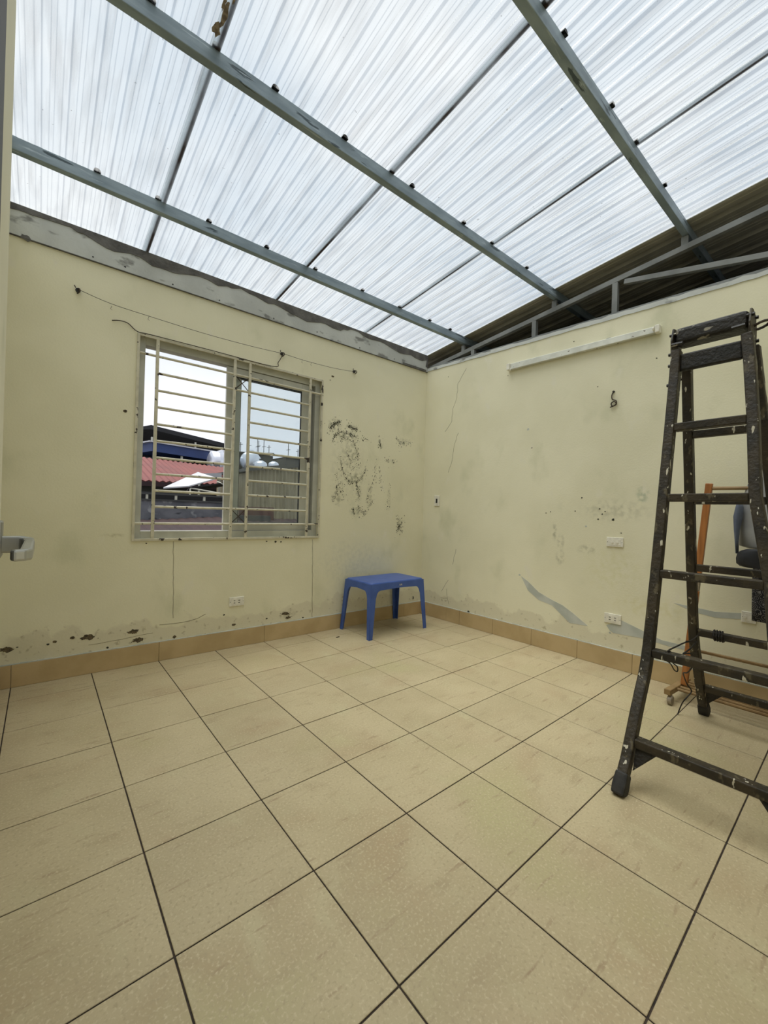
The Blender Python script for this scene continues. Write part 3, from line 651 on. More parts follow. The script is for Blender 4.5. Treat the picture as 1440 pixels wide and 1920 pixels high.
for side in (-1, 1):
    for end in (0, 1):
        top = 1.965 if side < 0 else 1.95
        zz = [.03, .122, .22, .30, .37, .43, .49, .56, .7, .886, 1.237, 1.574, 1.85, top]
        MB().sweep([rail_pt(side, end, z)+(Vector((interp(z, ZF, XF)*0, 0, 0))) for z in zz], .040, .052, (1, 0, .25)).build('rail', M['ladder'], ldr, bevel=.006)
        f = rail_pt(side, end, 0)
        g = MB().sweep([f+Vector((-.004*side*0, 0, 0)), f+(rail_pt(side, end, .055)-f)*.5, f+(rail_pt(side, end, .075)-f)*1.0], [.048, .052, .047], [.060, .062, .058], (1, 0, 0))
        g.build('rubber_foot', M['dark_rubber'], ldr, bevel=.008)
    zs_ = (.190, .535, .888, 1.240, 1.578)
    for z in zs_:
        a = rail_pt(side, 0, z); b = rail_pt(side, 1, z); d = (b-a).normalized()
        MB().beam(a+d*.020, b-d*.020, .050 if side < 0 else .040, .036, (0, 0, 1)).build('rung', M['ladder'], ldr, bevel=.004)
    a = rail_pt(side, 0, .19); b = rail_pt(side, 1, .19)
    for p, s_ in ((a, -1), (b, 1)):      # triangular gusset plates under the lowest rung
        q = [p+Vector((0, s_*.022, .012)), p+Vector((0, s_*.115, .012)), p+Vector((0, s_*.115, -.004)), p+Vector((side*.045, s_*.024, -.105))]
        MB().prism(q, (.006, 0, 0)).build('gusset', M['ladder_dark'], ldr)
# top hardware
a = rail_pt(-1, 0, 1.90); b = rail_pt(-1, 1, 1.90)
MB().beam(a+Vector((0, -.018, 0)), b+Vector((0, .018, 0)), .03, .082, (0, 0, 1)).build('top_rung', M['ladder_dark'], ldr, bevel=.008)
MB().beam(Vector((2.152, -.468, 2.045))-O, Vector((2.152, -.745, 2.045))-O, .11, .078, (0, 0, 1)).build('top_cap', M['ladder_dark'], ldr, bevel=.018, seg=3)
for yy in (-.462, -.752):
    q = [(2.085, 1.93), (2.075, 2.02), (2.10, 2.085), (2.135, 2.092), (2.20, 2.08), (2.232, 2.03), (2.222, 1.93), (2.17, 1.90), (2.12, 1.90)]
    MB().prism([Vector((x, yy-.004, z))-O for x, z in q], (0, .008, 0)).build('end_bracket', M['ladder'], ldr, bevel=.002)
    for (x, z) in ((2.09, 1.955), (2.10, 2.055), (2.19, 2.07), (2.215, 1.97), (2.09, 1.90), (2.075, 1.80), (2.21, 1.86)):
        MB().tube([Vector((x, yy-.014, z))-O, Vector((x, yy+.014, z))-O], .008, 6).build('bolt', M['ladder_dark'], ldr)
for (x, yy, z) in ((2.06, -.470, 1.99), (2.06, -.74, 2.0)):
    MB().tube([Vector((x, yy, z))-O, Vector((x-.005, yy-.045*(1 if yy > -.6 else -1), z-.004))-O], .010, 6).build('wing_bolt', M['ladder_dark'], ldr)
ring = [Vector((2.19+.035*math.cos(t*math.pi/6), -.775-.030*math.sin(t*math.pi/6)*1.0, 2.03+.010*math.sin(t*math.pi/6)))-O for t in range(13)]
MB().tube(ring, .006, 6).build('lock_ring', M['wire'], ldr)
MB().tube([Vector((2.456+.030*math.cos(t/1.6), -.585-t*.0011, .535+.027*math.sin(t/1.6)))-O for t in range(40)], .004, 5).build('rag_tie', M['cord'], ldr)
# cord
cd = [(1.835,-.54,.556),(1.83,-.545,.52),(1.875,-.55,.51),(1.885,-.545,.545),(1.845,-.545,.560),(1.95,-.544,.556),(2.1,-.549,.552),(2.25,-.55,.529),(2.25,-.554,.523),(2.15,-.554,.512),(2.1,-.549,.505),(2.0,-.564,.521),(2.05,-.577,.516),(2.1,-.575,.489),(2.15,-.564,.428),(2.2,-.535,.379),(2.3,-.495,.341),(2.5,-.454,.253),(2.6,-.445,.188),(2.65,-.454,.141),(2.6,-.442,.112),(2.6,-.424,.077),(2.6,-.409,.028),(2.59,-.405,.004)]
def smooth_path(P, n=5):
    P = [Vector(p) for p in P]; out = []
    for i in range(len(P)-1):
        p0, p1, p2, p3 = P[max(i-1, 0)], P[i], P[i+1], P[min(i+2, len(P)-1)]
        for k in range(n):
            t = k/n; out.append(.5*((2*p1)+(p2-p0)*t+(2*p0-5*p1+4*p2-p3)*t*t+(3*p1-p0-3*p2+p3)*t**3))
    return out+[P[-1]]
tag(MB().tube(smooth_path(cd), .0035, 6).build('cord', M['cord'], smooth=True), 'thin black cord tied round the ladder rung and trailing to the floor', 'cord')
tag(MB().tube(smooth_path([(2.1,-.549,.556),(2.2,-.551,.545),(2.5,-.516,.515),(2.775,-.49,.478)]), .003, 6).tube(smooth_path([(1.85,-.545,.51),(1.87,-.551,.496),(1.88,-.561,.472),(1.9,-.568,.464),(1.88,-.571,.49),(1.87,-.557,.504)]), .0025, 5).build('cord', M['cord'], smooth=True),
    'short black cord stretched from the ladder rung to its rear leg', 'cord')

# ------------------------------------------------------------------ clothes rack and clothes
rk = thing('clothes_rack', 'brown wooden clothes rack on castors standing behind the ladder', 'clothes rack', (2.87, -.70, 0))
RO = Vector((2.87, -.70, 0))
for e_, yb, yt in ((0, -.366, -.466), (1, -1.12, -1.14)):
    yc = lambda z: yb+(yt-yb)*(z-.09)/1.28
    zs_ = (.098, .705) if e_ == 0 else (.098, .70)
    MB().beam(Vector((2.87, yc(.095), .095))-RO, Vector((2.87, yc(.70), .70))-RO, .036, .030, (1, 0, 0)).build('post', M['wood'], rk, bevel=.004)
    MB().beam(Vector((2.87, yc(.70), .70))-RO, Vector((2.87, yc(.775), .775))-RO, .034, .028, (1, 0, 0)).build('post_joint', M['castor'], rk, bevel=.004)
    MB().beam(Vector((2.87, yc(.775), .775))-RO, Vector((2.87, yc(1.37), 1.37))-RO, .036, .030, (1, 0, 0)).build('post', M['wood'], rk, bevel=.004)
    yq = -.335 if e_ == 0 else -1.13
    MB().beam(Vector((2.69, yq+.012, .078))-RO, Vector((3.03, yq-.012, .078))-RO, .036, .034).build('foot_bar', M['tube'], rk, bevel=.004)
    for xx in (2.715, 3.015):
        c = MB(); cx_, cy_, cz_ = xx-2.87, yq-RO.y, .029
        c.tube([(cx_, cy_-.014, cz_), (cx_, cy_-.010, cz_), (cx_, cy_+.010, cz_), (cx_, cy_+.014, cz_)], [.022, .0285, .0285, .022], 16).tube([(cx_, cy_, .03), (cx_, cy_, .064)], .009, 8)
        c.build('castor', M['castor'], rk)
def rtube(x, z, y0=-.34, y1=-1.13, r=.0095, m='tube', nm='shelf_tube'):
    MB().tube([Vector((x, y0, z))-RO, Vector((x, y1, z))-RO], r, 8).build(nm, M[m], rk)
for x, z in ((2.80, .078), (2.85, .078), (2.90, .078), (2.95, .078), (3.0, .078)): rtube(x, z)
for x, z in ((3.0, .297), (3.03, .283)): rtube(x, z, -.36, -1.13, .007)
MB().beam(Vector((2.87, -.385, .29))-RO, Vector((3.035, -.362, .29))-RO, .014, .022).build('shelf_bracket', M['tube'], rk)
MB().beam(Vector((2.87, -1.128, .29))-RO, Vector((3.035, -1.128, .29))-RO, .014, .022).build('shelf_bracket', M['tube'], rk)
MB().tube([Vector((2.87, -.455, 1.34))-RO, Vector((2.87, -1.145, 1.328))-RO], .011, 10).build('hanging_rail', M['tube'], rk)

def garment(rows, x0, thick, seed, nY=14, fold=.010):
    """rows: (z, y_left, y_right); closed pillow-like cloth body with folds"""
    q = random.Random(seed); ph = [q.uniform(0, 6) for _ in range(3)]
    m = MB(); R_ = []
    for (z, ya, yb) in rows:
        f = []; b = []
        for k in range(nY+1):
            t = k/nY; y = ya+(yb-ya)*t; e = math.sin(math.pi*t)**.5
            wv = fold*(math.sin(t*19+ph[0]+z*2)+.6*math.sin(t*37+ph[1]-z*3))
            f.append((x0-thick*e-wv*e, y, z)); b.append((x0+thick*e-wv*.6*e, y, z))
        R_.append(f+b[::-1][1:-1])
    n = len(R_[0]); vs = [v for r in R_ for v in r]; fs = [tuple(range(n)), tuple(range(n*(len(R_)-1), n*len(R_)))]
    for i in range(len(R_)-1):
        for k in range(n): fs.append((n*i+k, n*i+(k+1) % n, n*(i+1)+(k+1) % n, n*(i+1)+k))
    return m.add(vs, fs)
jk = thing('jacket', 'pale grey jacket with slate blue front edge hanging on the rack', 'jacket', (2.87, -.87, 1.46))
JO = Vector((0, -.87, 1.46))
def loc(rows, o): return [(z-o.z, a-o.y, b-o.y) for z, a, b in rows]
body = loc([(1.475, -.83, -.91), (1.46, -.74, -1.0), (1.43, -.685, -1.05), (1.39, -.654, -1.08), (1.33, -.636, -1.09), (1.22, -.612, -1.09), (1.16, -.610, -1.09), (1.08, -.610, -1.09), (1.0, -.614, -1.09), (.985, -.66, -1.08)], JO)
garment(body, 0, .045, 4).build('jacket_body', M['grey_cloth'], jk, smooth=True)
sl = loc([(1.26, -.606, -.625), (1.22, -.598, -.636), (1.17, -.590, -.634), (1.09, -.594, -.622), (1.03, -.600, -.618), (.955, -.606, -.618)], JO)
garment(sl, -.04, .03, 6, 6, .002).build('sleeve', M['slate_cloth'], jk, smooth=True)
MB().tube([(-.0, .0, .01), (-.0, .0, -.085), (.0, .012, -.105), (.012, .0, -.118)], .002, 6).tube([(0, .17, -.01), (0, 0, .015), (0, -.17, -.01)], .005, 6).build('hanger', M['wire'], jk)
bg_ = thing('handbag', 'black bag hanging below the grey jacket on the rack', 'bag', (2.80, -.72, .95))
rows = loc([(.985, -.66, -.80), (.975, -.635, -.82), (.96, -.618, -.83), (.93, -.612, -.83), (.90, -.614, -.82), (.885, -.63, -.81), (.88, -.66, -.78)], Vector((0, -.72, .95)))
garment(rows, 0, .04, 8, 10, .001).build('bag_body', M['black_cloth'], bg_, smooth=True)
MB().tube(smooth_path([(0, -.05, .01), (0, -.075, .15), (.06, -.10, .41), (0, -.115, .15), (0, -.10, .0)]), .005, 6).build('strap', M['black_cloth'], bg_)
ds = thing('dress', 'dark cloth dress with pale scroll print hanging under the jacket', 'dress', (2.925, -.78, .9))
rows = loc([(.975, -.70, -.92), (.94, -.680, -.94), (.85, -.668, -.95), (.75, -.668, -.95), (.65, -.669, -.95), (.562, -.671, -.95)], Vector((0, -.78, .9)))
garment(rows, 0, .025, 12, 16, .006).build('dress_body', M['pattern'], ds, smooth=True)
MB().tube([(0, .0, .06), (0, .0, .24), (-.055, 0, .42)], .002, 6).build('hanger', M['wire'], ds)

# ------------------------------------------------------------------ fittings on the walls
lb = thing('lamp_batten', 'empty white fluorescent lamp batten fixed high on the right wall', 'light fixture', (RF['loc'][0], RF['loc'][1], 0), RF['rotz'])
a, b = ry_(1.104), ry_(-.125); za, zb_ = 2.527, 2.498
MB().hexa([(a+.03, -.038, za-.030), (b-.03, -.038, zb_-.024), (b-.03, -.0005, zb_-.024), (a+.03, -.0005, za-.030)],
          [(a+.03, -.032, za+.028), (b-.03, -.032, zb_+.025), (b-.03, -.0005, zb_+.025), (a+.03, -.0005, za+.028)]).build('housing', M['batten'], lb, bevel=.004)
MB().box(a, a+.03, -.050, -.0005, za-.031, za+.029).tube([(a+.03, -.030, za-.03), (a+.038, -.030, za-.03)], .012, 10).build('lamp_holder', M['white_plastic'], lb, bevel=.005)
MB().box(b-.03, b, -.050, -.0005, zb_-.028, zb_+.027).tube([(b-.04, -.050, zb_), (b-.03, -.050, zb_)], .016, 12).build('lamp_holder', M['white_plastic'], lb, bevel=.005)
MB().box(b-.36, b-.33, -.03, -.006, zb_+.024, zb_+.036).build('clip', M['steel_dull'], lb)

def plate(name, label, frame, s, z, wd, ht, kind, cat):
    o = thing(name, label, cat, Vector((frame['loc'][0], frame['loc'][1], 0))+Matrix.Rotation(frame['rotz'], 3, 'Z') @ Vector((s, 0, z)), frame['rotz'], None)
    MB().box(-wd/2, wd/2, -.009, 0, -ht/2, ht/2).build('cover_plate', M['white_plastic'], o, bevel=.003)
    MB().box(-wd/2+.018, wd/2-.018, -.0105, -.0088, -ht/2+.012, ht/2-.012).build('insert', M['white_plastic'], o, bevel=.001)
    if kind == 'socket':
        for cx_ in (-.019, .019):
            for dz in (-.009, .009): MB().box(cx_-.0065, cx_+.0065, -.0111, -.0104, dz-.0022, dz+.0022).build('slot', M['black'], o)
    if kind == 'buttons':
        for cx_ in (-.017, .017): MB().tube([(cx_, -.010, 0), (cx_, -.0145, 0)], .0085, 12).build('push_button', M['white_plastic'], o)
    if kind == 'rocker': MB().box(-.011, .011, -.014, -.010, -.024, .022).build('rocker', M['black'], o, bevel=.002)
    for cx_ in (-wd/2+.008, wd/2-.008) if kind != 'rocker' else ():
        MB().tube([(cx_, -.009, 0), (cx_, -.0095, 0)], .003, 8).build('screw', M['steel_dull'], o)
    return o
plate('wall_socket', 'white double wall socket low below the window', BF, bx_(.957), .372, .120, .074, 'socket', 'socket')
plate('wall_socket', 'white double wall socket above the skirting beside the bare plaster strip', RF, ry_(.142), .374, .120, .074, 'socket', 'socket')
plate('light_switch', 'white two-button switch plate at mid height on the right wall', RF, ry_(.141), .958, .118, .072, 'buttons', 'switch')
plate('light_switch', 'small upright switch with dark rocker next to the room corner', RF, ry_(1.957), 1.280, .075, .118, 'rocker', 'switch')
plate('wall_socket', 'small white wall socket low behind the hanging dress', RF, ry_(-.635), .549, .070, .070, 'buttons', 'socket')

# clothes line and its hooks, wires
def bwp(x, z, off=0.): 
    v = Matrix.Rotation(TB, 3, 'Z') @ Vector((bx_(x), -off, z)); return Vector((K.x+v.x, K.y+v.y, v.z))
def hook(label, x, z):
    o = thing('wall_hook', label, 'hook', bwp(x, z), TB)
    MB().tube([(0, 0, 0), (0, -.012, 0)], .014, 8).build('hook_base', M['black'], o)
    MB().tube(smooth_path([(0, -.010, .0), (.004, -.03, .004), (.010, -.038, -.010), (.004, -.030, -.022), (-.004, -.024, -.030)]), .004, 6).tube([(-.012, -.008, .012), (-.02, -.02, .022)], .003, 5).build('hook_arm', M['wire'], o)
hook('dark metal hook at the left end of the clothes line', -.133, 2.52)
hook('dark metal hook above the window holding the clothes line', 1.285, 2.485)
hook('dark metal hook at the right end of the clothes line', 2.045, 2.512)
ln = MB().tube(smooth_path([bwp(-.125, 2.515, .03), bwp(.045, 2.485, .03), bwp(.27, 2.474, .03), bwp(.64, 2.462, .03), bwp(1.0, 2.466, .03), bwp(1.285, 2.478, .035)]), .0018, 5)
ln.tube(smooth_path([bwp(1.29, 2.478, .035), bwp(1.5, 2.473, .03), bwp(1.8, 2.480, .03), bwp(2.04, 2.503, .03)]), .0018, 5)
for x in (.05, .27, 1.47, 1.56): ln.tube([bwp(x, 2.472, .03), bwp(x-.006, 2.450, .03), bwp(x+.004, 2.445, .03)], .0012, 4)
tag(ln.build('clothes_line', M['wire'], smooth=True), 'thin sagging wire clothes line strung above the window', 'clothes line')
w2 = MB().tube(smooth_path([bwp(.055, 2.385, .006), bwp(.10, 2.395, .012), bwp(.15, 2.392, .008), bwp(.205, 2.352, .012), bwp(.30, 2.352, .016), bwp(.70, 2.353, .016), bwp(1.2, 2.353, .016), bwp(1.25, 2.40, .016), bwp(1.285, 2.475, .03)]), .003, 6)
tag(w2.build('wire', M['wire'], smooth=True), 'rusty wire running along the top edge of the window grille', 'wire')
rw = lambda y, z, off: Vector((K.x, K.y, 0))+Matrix.Rotation(RF['rotz'], 3, 'Z') @ Vector((ry_(y), -off, z))
h = thing('wall_hook', 'rusty hook with a coiled loop on the right wall below the lamp batten', 'hook', rw(.180, 2.115, 0), RF['rotz'])
MB().tube([(0, 0, 0), (0, -.010, 0)], .008, 8).build('hook_base', M['black'], h)
MB().tube(smooth_path([(0, -.008, 0), (-.010, -.012, -.03), (-.004, -.014, -.06), (.022, -.014, -.075), (.024, -.014, -.100), (-.002, -.014, -.112), (-.012, -.014, -.090), (.010, -.014, -.078), (.022, -.012, -.104), (-.020, -.012, -.118)]), .0042, 6).build('wire_loop', M['wire'], h)
h = thing('wire_stub', 'short wire stub poking from the wall in the corner behind the table', 'wire', bwp(2.93, .175, 0), TB)
MB().tube([(0, 0, 0), (-.004, -.012, .012), (-.012, -.014, .03)], .005, 6).build('cable_end', M['black'], h)
tag(MB().tube([(2.055, 1.925, .003), (2.075, 1.925, .004), (2.090, 1.93, .003)], .004, 5).build('twig', M['wire'], loc=(-.29, .02, .0012)), 'tiny dark twig lying on the floor left of the table', 'twig')

# ------------------------------------------------------------------ outside, seen through the window
def om(n, c1, c2=None, **k): M[n] = mat('out_'+n, c1, c2 or c1, **k); return M[n]
om('red_roof', srgb(104, 44, 39), srgb(92, 38, 34), scale=2, rough=.6)
om('maroon', srgb(42, 21, 23), srgb(34, 17, 19), scale=3, rough=.8)
om('navy', srgb(34, 56, 104), srgb(30, 50, 94), scale=2, rough=.6)
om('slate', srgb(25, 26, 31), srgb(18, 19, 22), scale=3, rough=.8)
om('white_sheet', srgb(172, 174, 180), srgb(158, 160, 166), scale=4, rough=.5)
om('concrete', srgb(104, 106, 114), srgb(82, 85, 93), scale=4, rough=.9, spots=[(srgb(134, 137, 142), 7, .58, .1, (1, 1, 1)), (srgb(56, 59, 66), 5, .6, .1, (1, 1, 2))])
om('olive', srgb(66, 66, 58), srgb(54, 54, 48), scale=3, rough=.9)
om('beige', srgb(152, 143, 118), srgb(132, 124, 100), scale=5, rough=.7, stretch=(3, 3, .5))
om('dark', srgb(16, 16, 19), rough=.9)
om('pinkish', srgb(84, 46, 46), srgb(70, 38, 38), scale=4, rough=.8)
om('ground', srgb(110, 108, 104), srgb(90, 88, 84), scale=.3, rough=.95)
om('shiny', srgb(216, 220, 228), srgb(196, 200, 210), scale=3, rough=.28, metal=.75)
om('far', srgb(70, 71, 71), srgb(54, 56, 58), scale=1.5, rough=.9)
tag(MB().box(-60, 70, 2.9, 110, -9.2, -9).build('ground', M['ground']), None, None, None, 'structure')
def rod(mb, a, b, r=.02): return mb.tube([a, b], r, 5)
def corrugated(p00, p10, p01, p11, n, h, t=.02):
    """ribbed sheet between four corners: 0=near edge, 1=far edge; ribs run near-far"""
    P = [Vector(p) for p in (p00, p10, p01, p11)]; nrm = (P[1]-P[0]).cross(P[2]-P[0]).normalized()
    if nrm.z < 0 or (abs(nrm.z) < .1 and nrm.y > 0): nrm = -nrm
    m = MB(); vs = []
    for k in range(2*n+1):
        f = k/(2*n); a = P[0].lerp(P[1], f); b = P[2].lerp(P[3], f); d = nrm*(h if k % 2 else 0)
        vs += [a+d, b+d, a+d-nrm*t, b+d-nrm*t]
    fs = []
    for k in range(2*n):
        o = 4*k; fs += [(o, o+1, o+5, o+4), (o+2, o+6, o+7, o+3), (o, o+4, o+6, o+2), (o+1, o+3, o+7, o+5)]
    fs += [(0, 2, 3, 1), (8*n, 8*n+1, 8*n+3, 8*n+2)]
    return m.add(vs, fs)
# 1 parapet house directly opposite
h = thing('house', 'grey concrete parapet building close outside the left half of the window', 'building', (1.2, 5.6, -9))
Z = 9
MB().box(-1.6, .75, -.6, .1, 0, Z+.86).build('wall', M['concrete'], h)
MB().box(-1.6, .75, -.6, -.48, Z+.86, Z+1.205).build('parapet', M['concrete'], h)
MB().box(-1.6, .75, -.62, -.46, Z+1.205, Z+1.225).build('coping', M['far'], h)
MB().box(-1.6, .75, -.6, -.55, Z+1.285, Z+1.305).build('top_rail', M['far'], h)
for x in (-1.2, -.42, -.07, .30): MB().box(x-.013, x+.013, -.59, -.56, Z+1.22, Z+1.29).build('rail_post', M['alu'], h)
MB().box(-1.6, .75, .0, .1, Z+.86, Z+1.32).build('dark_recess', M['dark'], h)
# 2 low dark red roof right below the window
h = thing('low_roof', 'dark red lean-to roof just below the window sill', 'roof', (1.0, 4.4, -9))
corrugated((-1.6, -1.3, Z+.70), (.7, -1.3, Z+.76), (-1.6, .55, Z+.865), (.7, .55, Z+1.0), 20, .012).build('roof_sheet', M['maroon'], h)
MB().box(-1.6, .7, -1.2, .5, 0, Z+.62).build('wall', M['concrete'], h)
# 3 corrugated beige shed
h = thing('shed', 'beige corrugated metal shed behind the glazed right half of the window', 'building', (3.0, 6.4, -9))
corrugated((-.66, -.9, 0), (1.1, -.9, 0), (-.66, -.9, Z+1.76), (1.1, -.9, Z+2.06), 26, .022).build('corrugated_wall', M['beige'], h)
MB().box(-.64, 1.1, -.86, .8, 0, Z+1.74).build('wall', M['beige'], h)
MB().hexa([(-.72, -1.0, Z+1.75), (1.15, -1.0, Z+2.04), (1.15, .9, Z+2.04), (-.72, .9, Z+1.75)], [(-.72, -1.0, Z+1.80), (1.15, -1.0, Z+2.12), (1.15, .9, Z+2.12), (-.72, .9, Z+1.80)]).build('roof_slab', M['far'], h)
# 4 small red roof in front of the shed
h = thing('low_roof', 'small faded red roof at the foot of the beige shed', 'roof', (2.6, 4.6, -9))
corrugated((-.78, -.5, Z+.80), (1.0, -.5, Z+.80), (-.78, .6, Z+.985), (1.0, .6, Z+.965), 14, .012).build('roof_sheet', M['maroon'], h)
MB().box(-.78, 1.0, -.4, .55, 0, Z+.74).build('wall', M['concrete'], h)
MB().box(-.52, -.02, .45, .62, Z+.93, Z+1.16).build('pink_wall', M['pinkish'], h)
MB().box(-.60, -.12, .35, .44, Z+.93, Z+1.03).build('parapet', M['far'], h)
# 5 white awnings
h = thing('awning', 'white sheet awning on thin struts sloping down to the left', 'awning', (1.6, 6.2, -9))
MB().hexa([(-.46, -.35, Z+1.40), (-.12, -.45, Z+1.445), (.30, -.45, Z+1.60), (.10, -.1, Z+1.70)], [(-.46, -.35, Z+1.42), (-.12, -.45, Z+1.465), (.30, -.45, Z+1.62), (.10, -.1, Z+1.72)]).build('awning_sheet', M['white_sheet'], h)
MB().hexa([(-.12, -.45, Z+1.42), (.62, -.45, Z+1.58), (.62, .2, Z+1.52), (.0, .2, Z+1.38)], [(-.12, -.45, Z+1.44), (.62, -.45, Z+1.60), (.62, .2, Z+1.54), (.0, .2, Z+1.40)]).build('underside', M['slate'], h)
for a_, b_ in (((-.1, -.44, Z+1.43), (.6, -.44, Z+1.34)), ((.3, -.44, Z+1.56), (.6, -.44, Z+1.46)), ((-.1, -.44, Z+1.43), (-.1, -.44, Z)), ((.6, -.44, Z+1.64), (.6, -.44, Z))): rod(MB(), a_, b_, .013).build('strut', M['alu'], h)
h = thing('awning', 'small white curved awning below the round water tank', 'awning', (2.04, 6.75, -9))
cv = [(.0, 0), (.03, .06), (.08, .10), (.46, .14), (.46, .05), (.1, .03)]
MB().prism([(-.28+x, -.25, Z+1.63+z) for x, z in cv], (0, .5, 0)).build('awning_sheet', M['white_sheet'], h)
MB().box(-.2, -.17, -.2, -.17, 0, Z+1.66).box(.15, .18, -.2, -.17, 0, Z+1.66).build('post', M['alu'], h)
# 6 red corrugated roof
h = thing('house', 'house with long red corrugated roof and olive grey wall', 'building', (2.0, 9.0, -9))
corrugated((-2.2, -1.5, Z+1.56), (1.7, -1.5, Z+1.63), (-2.2, 1.1, Z+2.34), (1.7, 1.1, Z+2.20), 34, .03).build('roof', M['red_roof'], h)
MB().box(-2.2, 1.7, -1.52, -1.46, Z+1.50, Z+1.58).build('eaves_board', M['maroon'], h)
MB().box(-2.1, 1.6, -1.38, 1.0, 0, Z+1.56).build('wall', M['olive'], h)
MB().box(-2.1, .4, -1.42, -1.38, Z+1.36, Z+1.40).build('ledge', M['far'], h)
# 7 blue fascia building
h = thing('house', 'building with deep blue fascia and shaded terrace above the red roof', 'building', (2.85, 12.2, -9))
MB().hexa([(-.95, -1.2, Z+2.57), (.86, -1.2, Z+2.47), (.7, 1.3, Z+2.47), (-1.3, .2, Z+2.57)], [(-.95, -1.2, Z+2.80), (.86, -1.2, Z+2.71), (.7, 1.3, Z+2.71), (-1.3, .2, Z+2.80)]).build('fascia', M['navy'], h)
MB().hexa([(-1.02, -1.25, Z+2.80), (.92, -1.25, Z+2.71), (.75, 1.4, Z+2.71), (-1.4, .2, Z+2.80)], [(-1.02, -1.25, Z+2.835), (.92, -1.25, Z+2.745), (.75, 1.4, Z+2.745), (-1.4, .2, Z+2.835)]).build('roof_slab', M['white_sheet'], h)
MB().box(-1.3, .8, -.2, 1.3, 0, Z+2.57).build('wall', M['slate'], h)
MB().box(-1.5, .9, -1.15, -.2, 0, Z+2.25).build('terrace', M['far'], h)
for x in (-.88, -.2, .62): MB().box(x-.025, x+.025, -1.1, -1.05, Z+2.25, Z+2.57).build('terrace_post', M['alu'], h)
MB().box(-1.5, .9, -1.16, -1.14, Z+2.38, Z+2.40).build('railing', M['far'], h)
for x in (-.7, -.5, -.3): MB().box(x, x+.09, -.22, -.195, Z+2.30, Z+2.50).build('window', M['far'], h)
# 8 dark canopy and red-brown house further back
h = thing('canopy', 'long dark flat roof canopy highest on the left skyline', 'canopy', (3.4, 15, -9))
MB().hexa([(-1.0, -1, Z+3.63), (1.45, -1, Z+3.32), (1.45, 1.5, Z+3.32), (-1.0, 1.5, Z+3.63)], [(-1.0, -1, Z+3.77), (1.45, -1, Z+3.47), (1.45, 1.5, Z+3.47), (-1.0, 1.5, Z+3.77)]).build('roof_slab', M['slate'], h)
MB().hexa([(-1.5, -1, Z+3.55), (-1.0, -1, Z+3.63), (-1.0, 1.5, Z+3.63), (-1.5, 1.5, Z+3.55)], [(-1.5, -1, Z+3.60), (-1.0, -1, Z+3.77), (-1.0, 1.5, Z+3.77), (-1.5, 1.5, Z+3.60)]).build('roof_end', M['slate'], h)
for x in (-.95, .4, 1.35): MB().box(x-.025, x+.025, -.9, -.85, 0, Z+3.4).build('canopy_post', M['alu'], h)
h = thing('house', 'red-brown house partly hidden under the dark canopy', 'building', (2.6, 19.0, -9))
MB().hexa([(-1.6, -1, Z+3.84), (1.45, -1, Z+3.80), (1.45, 1, Z+3.80), (-1.6, 1, Z+3.84)], [(-1.6, -1, Z+4.30), (.75, -1, Z+4.02), (.75, 1, Z+4.02), (-1.6, 1, Z+4.30)]).build('roof', M['pinkish'], h)
MB().box(-1.6, 1.35, -.9, 1, 0, Z+3.80).build('wall', M['slate'], h)
h = thing('house', 'low grey house on the skyline behind the blue fascia', 'building', (5.3, 19, -9))
MB().box(-1.2, 1.2, -.6, 1, 0, Z+3.30).build('wall', M['far'], h); MB().box(-1.22, 1.25, -.7, 1.1, Z+3.30, Z+3.38).build('roof_slab', M['white_sheet'], h)
# 9 stainless tanks
def tank(label, x, y, z, r, ln_, axis):
    o = thing('water_tank', label, 'water tank', (x, y, z), 0 if axis == 'x' else math.radians(62), 'stainless steel rooftop tanks')
    prof = [(-ln_/2-.06, .02), (-ln_/2-.045, r*.6), (-ln_/2, r*.92), (-ln_/2+.02, r), (-ln_/4, r), (-ln_/4+.01, r*1.02), (-ln_/4+.02, r), (ln_/4, r), (ln_/4+.01, r*1.02), (ln_/4+.02, r), (ln_/2-.02, r), (ln_/2, r*.92), (ln_/2+.045, r*.6), (ln_/2+.06, .02)]
    MB().tube([(a, 0, 0) for a, _ in prof], [b for _, b in prof], 24).build('tank_body', M['shiny'], o, smooth=True)
    MB().box(-ln_/2+.05, -ln_/2+.08, -r*.8, r*.8, -z-9, -r*.7).box(ln_/2-.08, ln_/2-.05, -r*.8, r*.8, -z-9, -r*.7).build('stand', M['steel_dull'], o)
    MB().tube([(0, 0, r*.97), (0, 0, r+.05)], .08, 12).build('lid', M['shiny'], o)
tank('big horizontal stainless steel water tank behind the window stiles', 3.60, 10.6, 2.41, .29, .70, 'x')
tank('stainless steel water tank with its round end towards the window', 4.40, 10.6, 2.51, .29, .42, 'y')
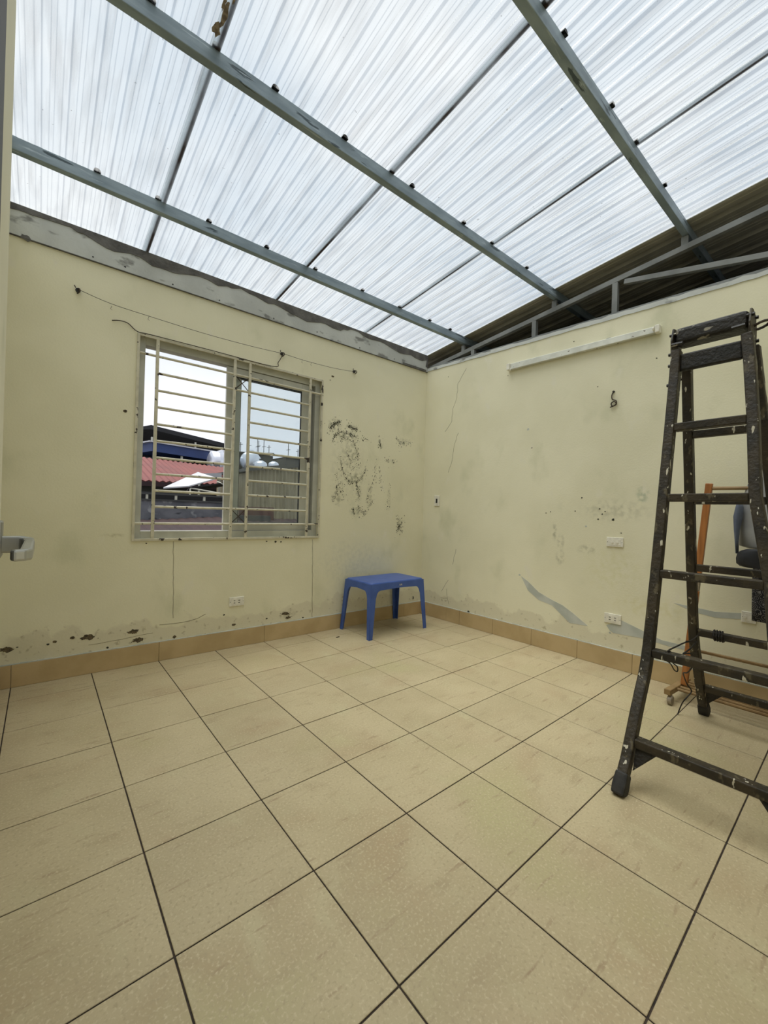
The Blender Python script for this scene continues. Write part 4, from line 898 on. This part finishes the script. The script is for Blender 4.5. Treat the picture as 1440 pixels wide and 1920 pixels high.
def dome(label, x, y, z0, r):
    o = thing('water_tank', label, 'water tank', (x, y, z0), 0, 'stainless steel rooftop tanks')
    MB().tube([(0, 0, 0), (0, 0, .02), (0, 0, r*1.0), (0, 0, r*1.25), (0, 0, r*1.45), (0, 0, r*1.55)], [r*.9, r, r, r*.8, r*.4, r*.2], 20).build('tank_body', M['shiny'], o, smooth=True)
    MB().tube([(0, 0, r*1.5), (0, 0, r*1.75)], r*.22, 10).build('lid', M['slate'], o)
    MB().box(-r*.7, r*.7, -r*.7, r*.7, -z0-9, 0).build('stand', M['far'], o)
dome('upright domed water tank with dark lid right of the round tank end', 4.27, 9.6, 2.20, .17)
dome('smaller domed water tank on the right skyline', 4.92, 10.2, 2.32, .15)
# 10 skyline
for k, (x0, x1, y, z, lab) in enumerate([(4.9, 5.93, 13.9, 3.17, 'left'), (5.98, 6.68, 14.9, 3.36, 'middle'), (6.73, 8.1, 13.9, 3.20, 'right')]):
    h = thing('house', f'distant grey house with cluttered flat roof, {lab} one of the right skyline', 'building', ((x0+x1)/2, y, -9))
    hw = (x1-x0)/2
    MB().box(-hw, hw, -.8, 1.2, 0, Z+z-.12).build('wall', M['far'], h)
    MB().hexa([(-hw, -.9, Z+z-.12), (hw, -.9, Z+z-.08), (hw, 1.3, Z+z-.08), (-hw, 1.3, Z+z-.12)], [(-hw, -.9, Z+z-.06), (hw, -.9, Z+z-.01), (hw, 1.3, Z+z-.01), (-hw, 1.3, Z+z-.06)]).build('roof_slab', M['slate'], h)
    for q in range(3):
        xx = -hw+.15+q*hw*.6; m_ = rod(MB(), (xx, -.7, Z+z-.1), (xx, -.7, Z+z+.30+.12*((q+k) % 3)), .012); m_.tube([(xx-.08, -.7, Z+z+.2), (xx+.08, -.7, Z+z+.24)], .008, 4); m_.build('antenna', M['slate'], h)
    for q in range(3): MB().box(-hw+.1+q*hw*.6, -hw+.1+q*hw*.6+hw*.3, -.86, -.80, Z+z-.62, Z+z-.38).build('window', M['dark'], h)
h = thing('house', 'grey apartment block filling the gap between red roof and shed', 'building', (4.5, 11.9, -9))
MB().box(-.6, 1.9, -.6, .9, 0, Z+2.18).build('wall', M['far'], h); MB().box(-.65, 1.95, -.7, .95, Z+2.18, Z+2.24).build('roof_slab', M['slate'], h)
for q in range(4): MB().box(-.3+q*.5, -.1+q*.5, -.63, -.60, Z+1.7, Z+1.98).build('window', M['dark'], h)
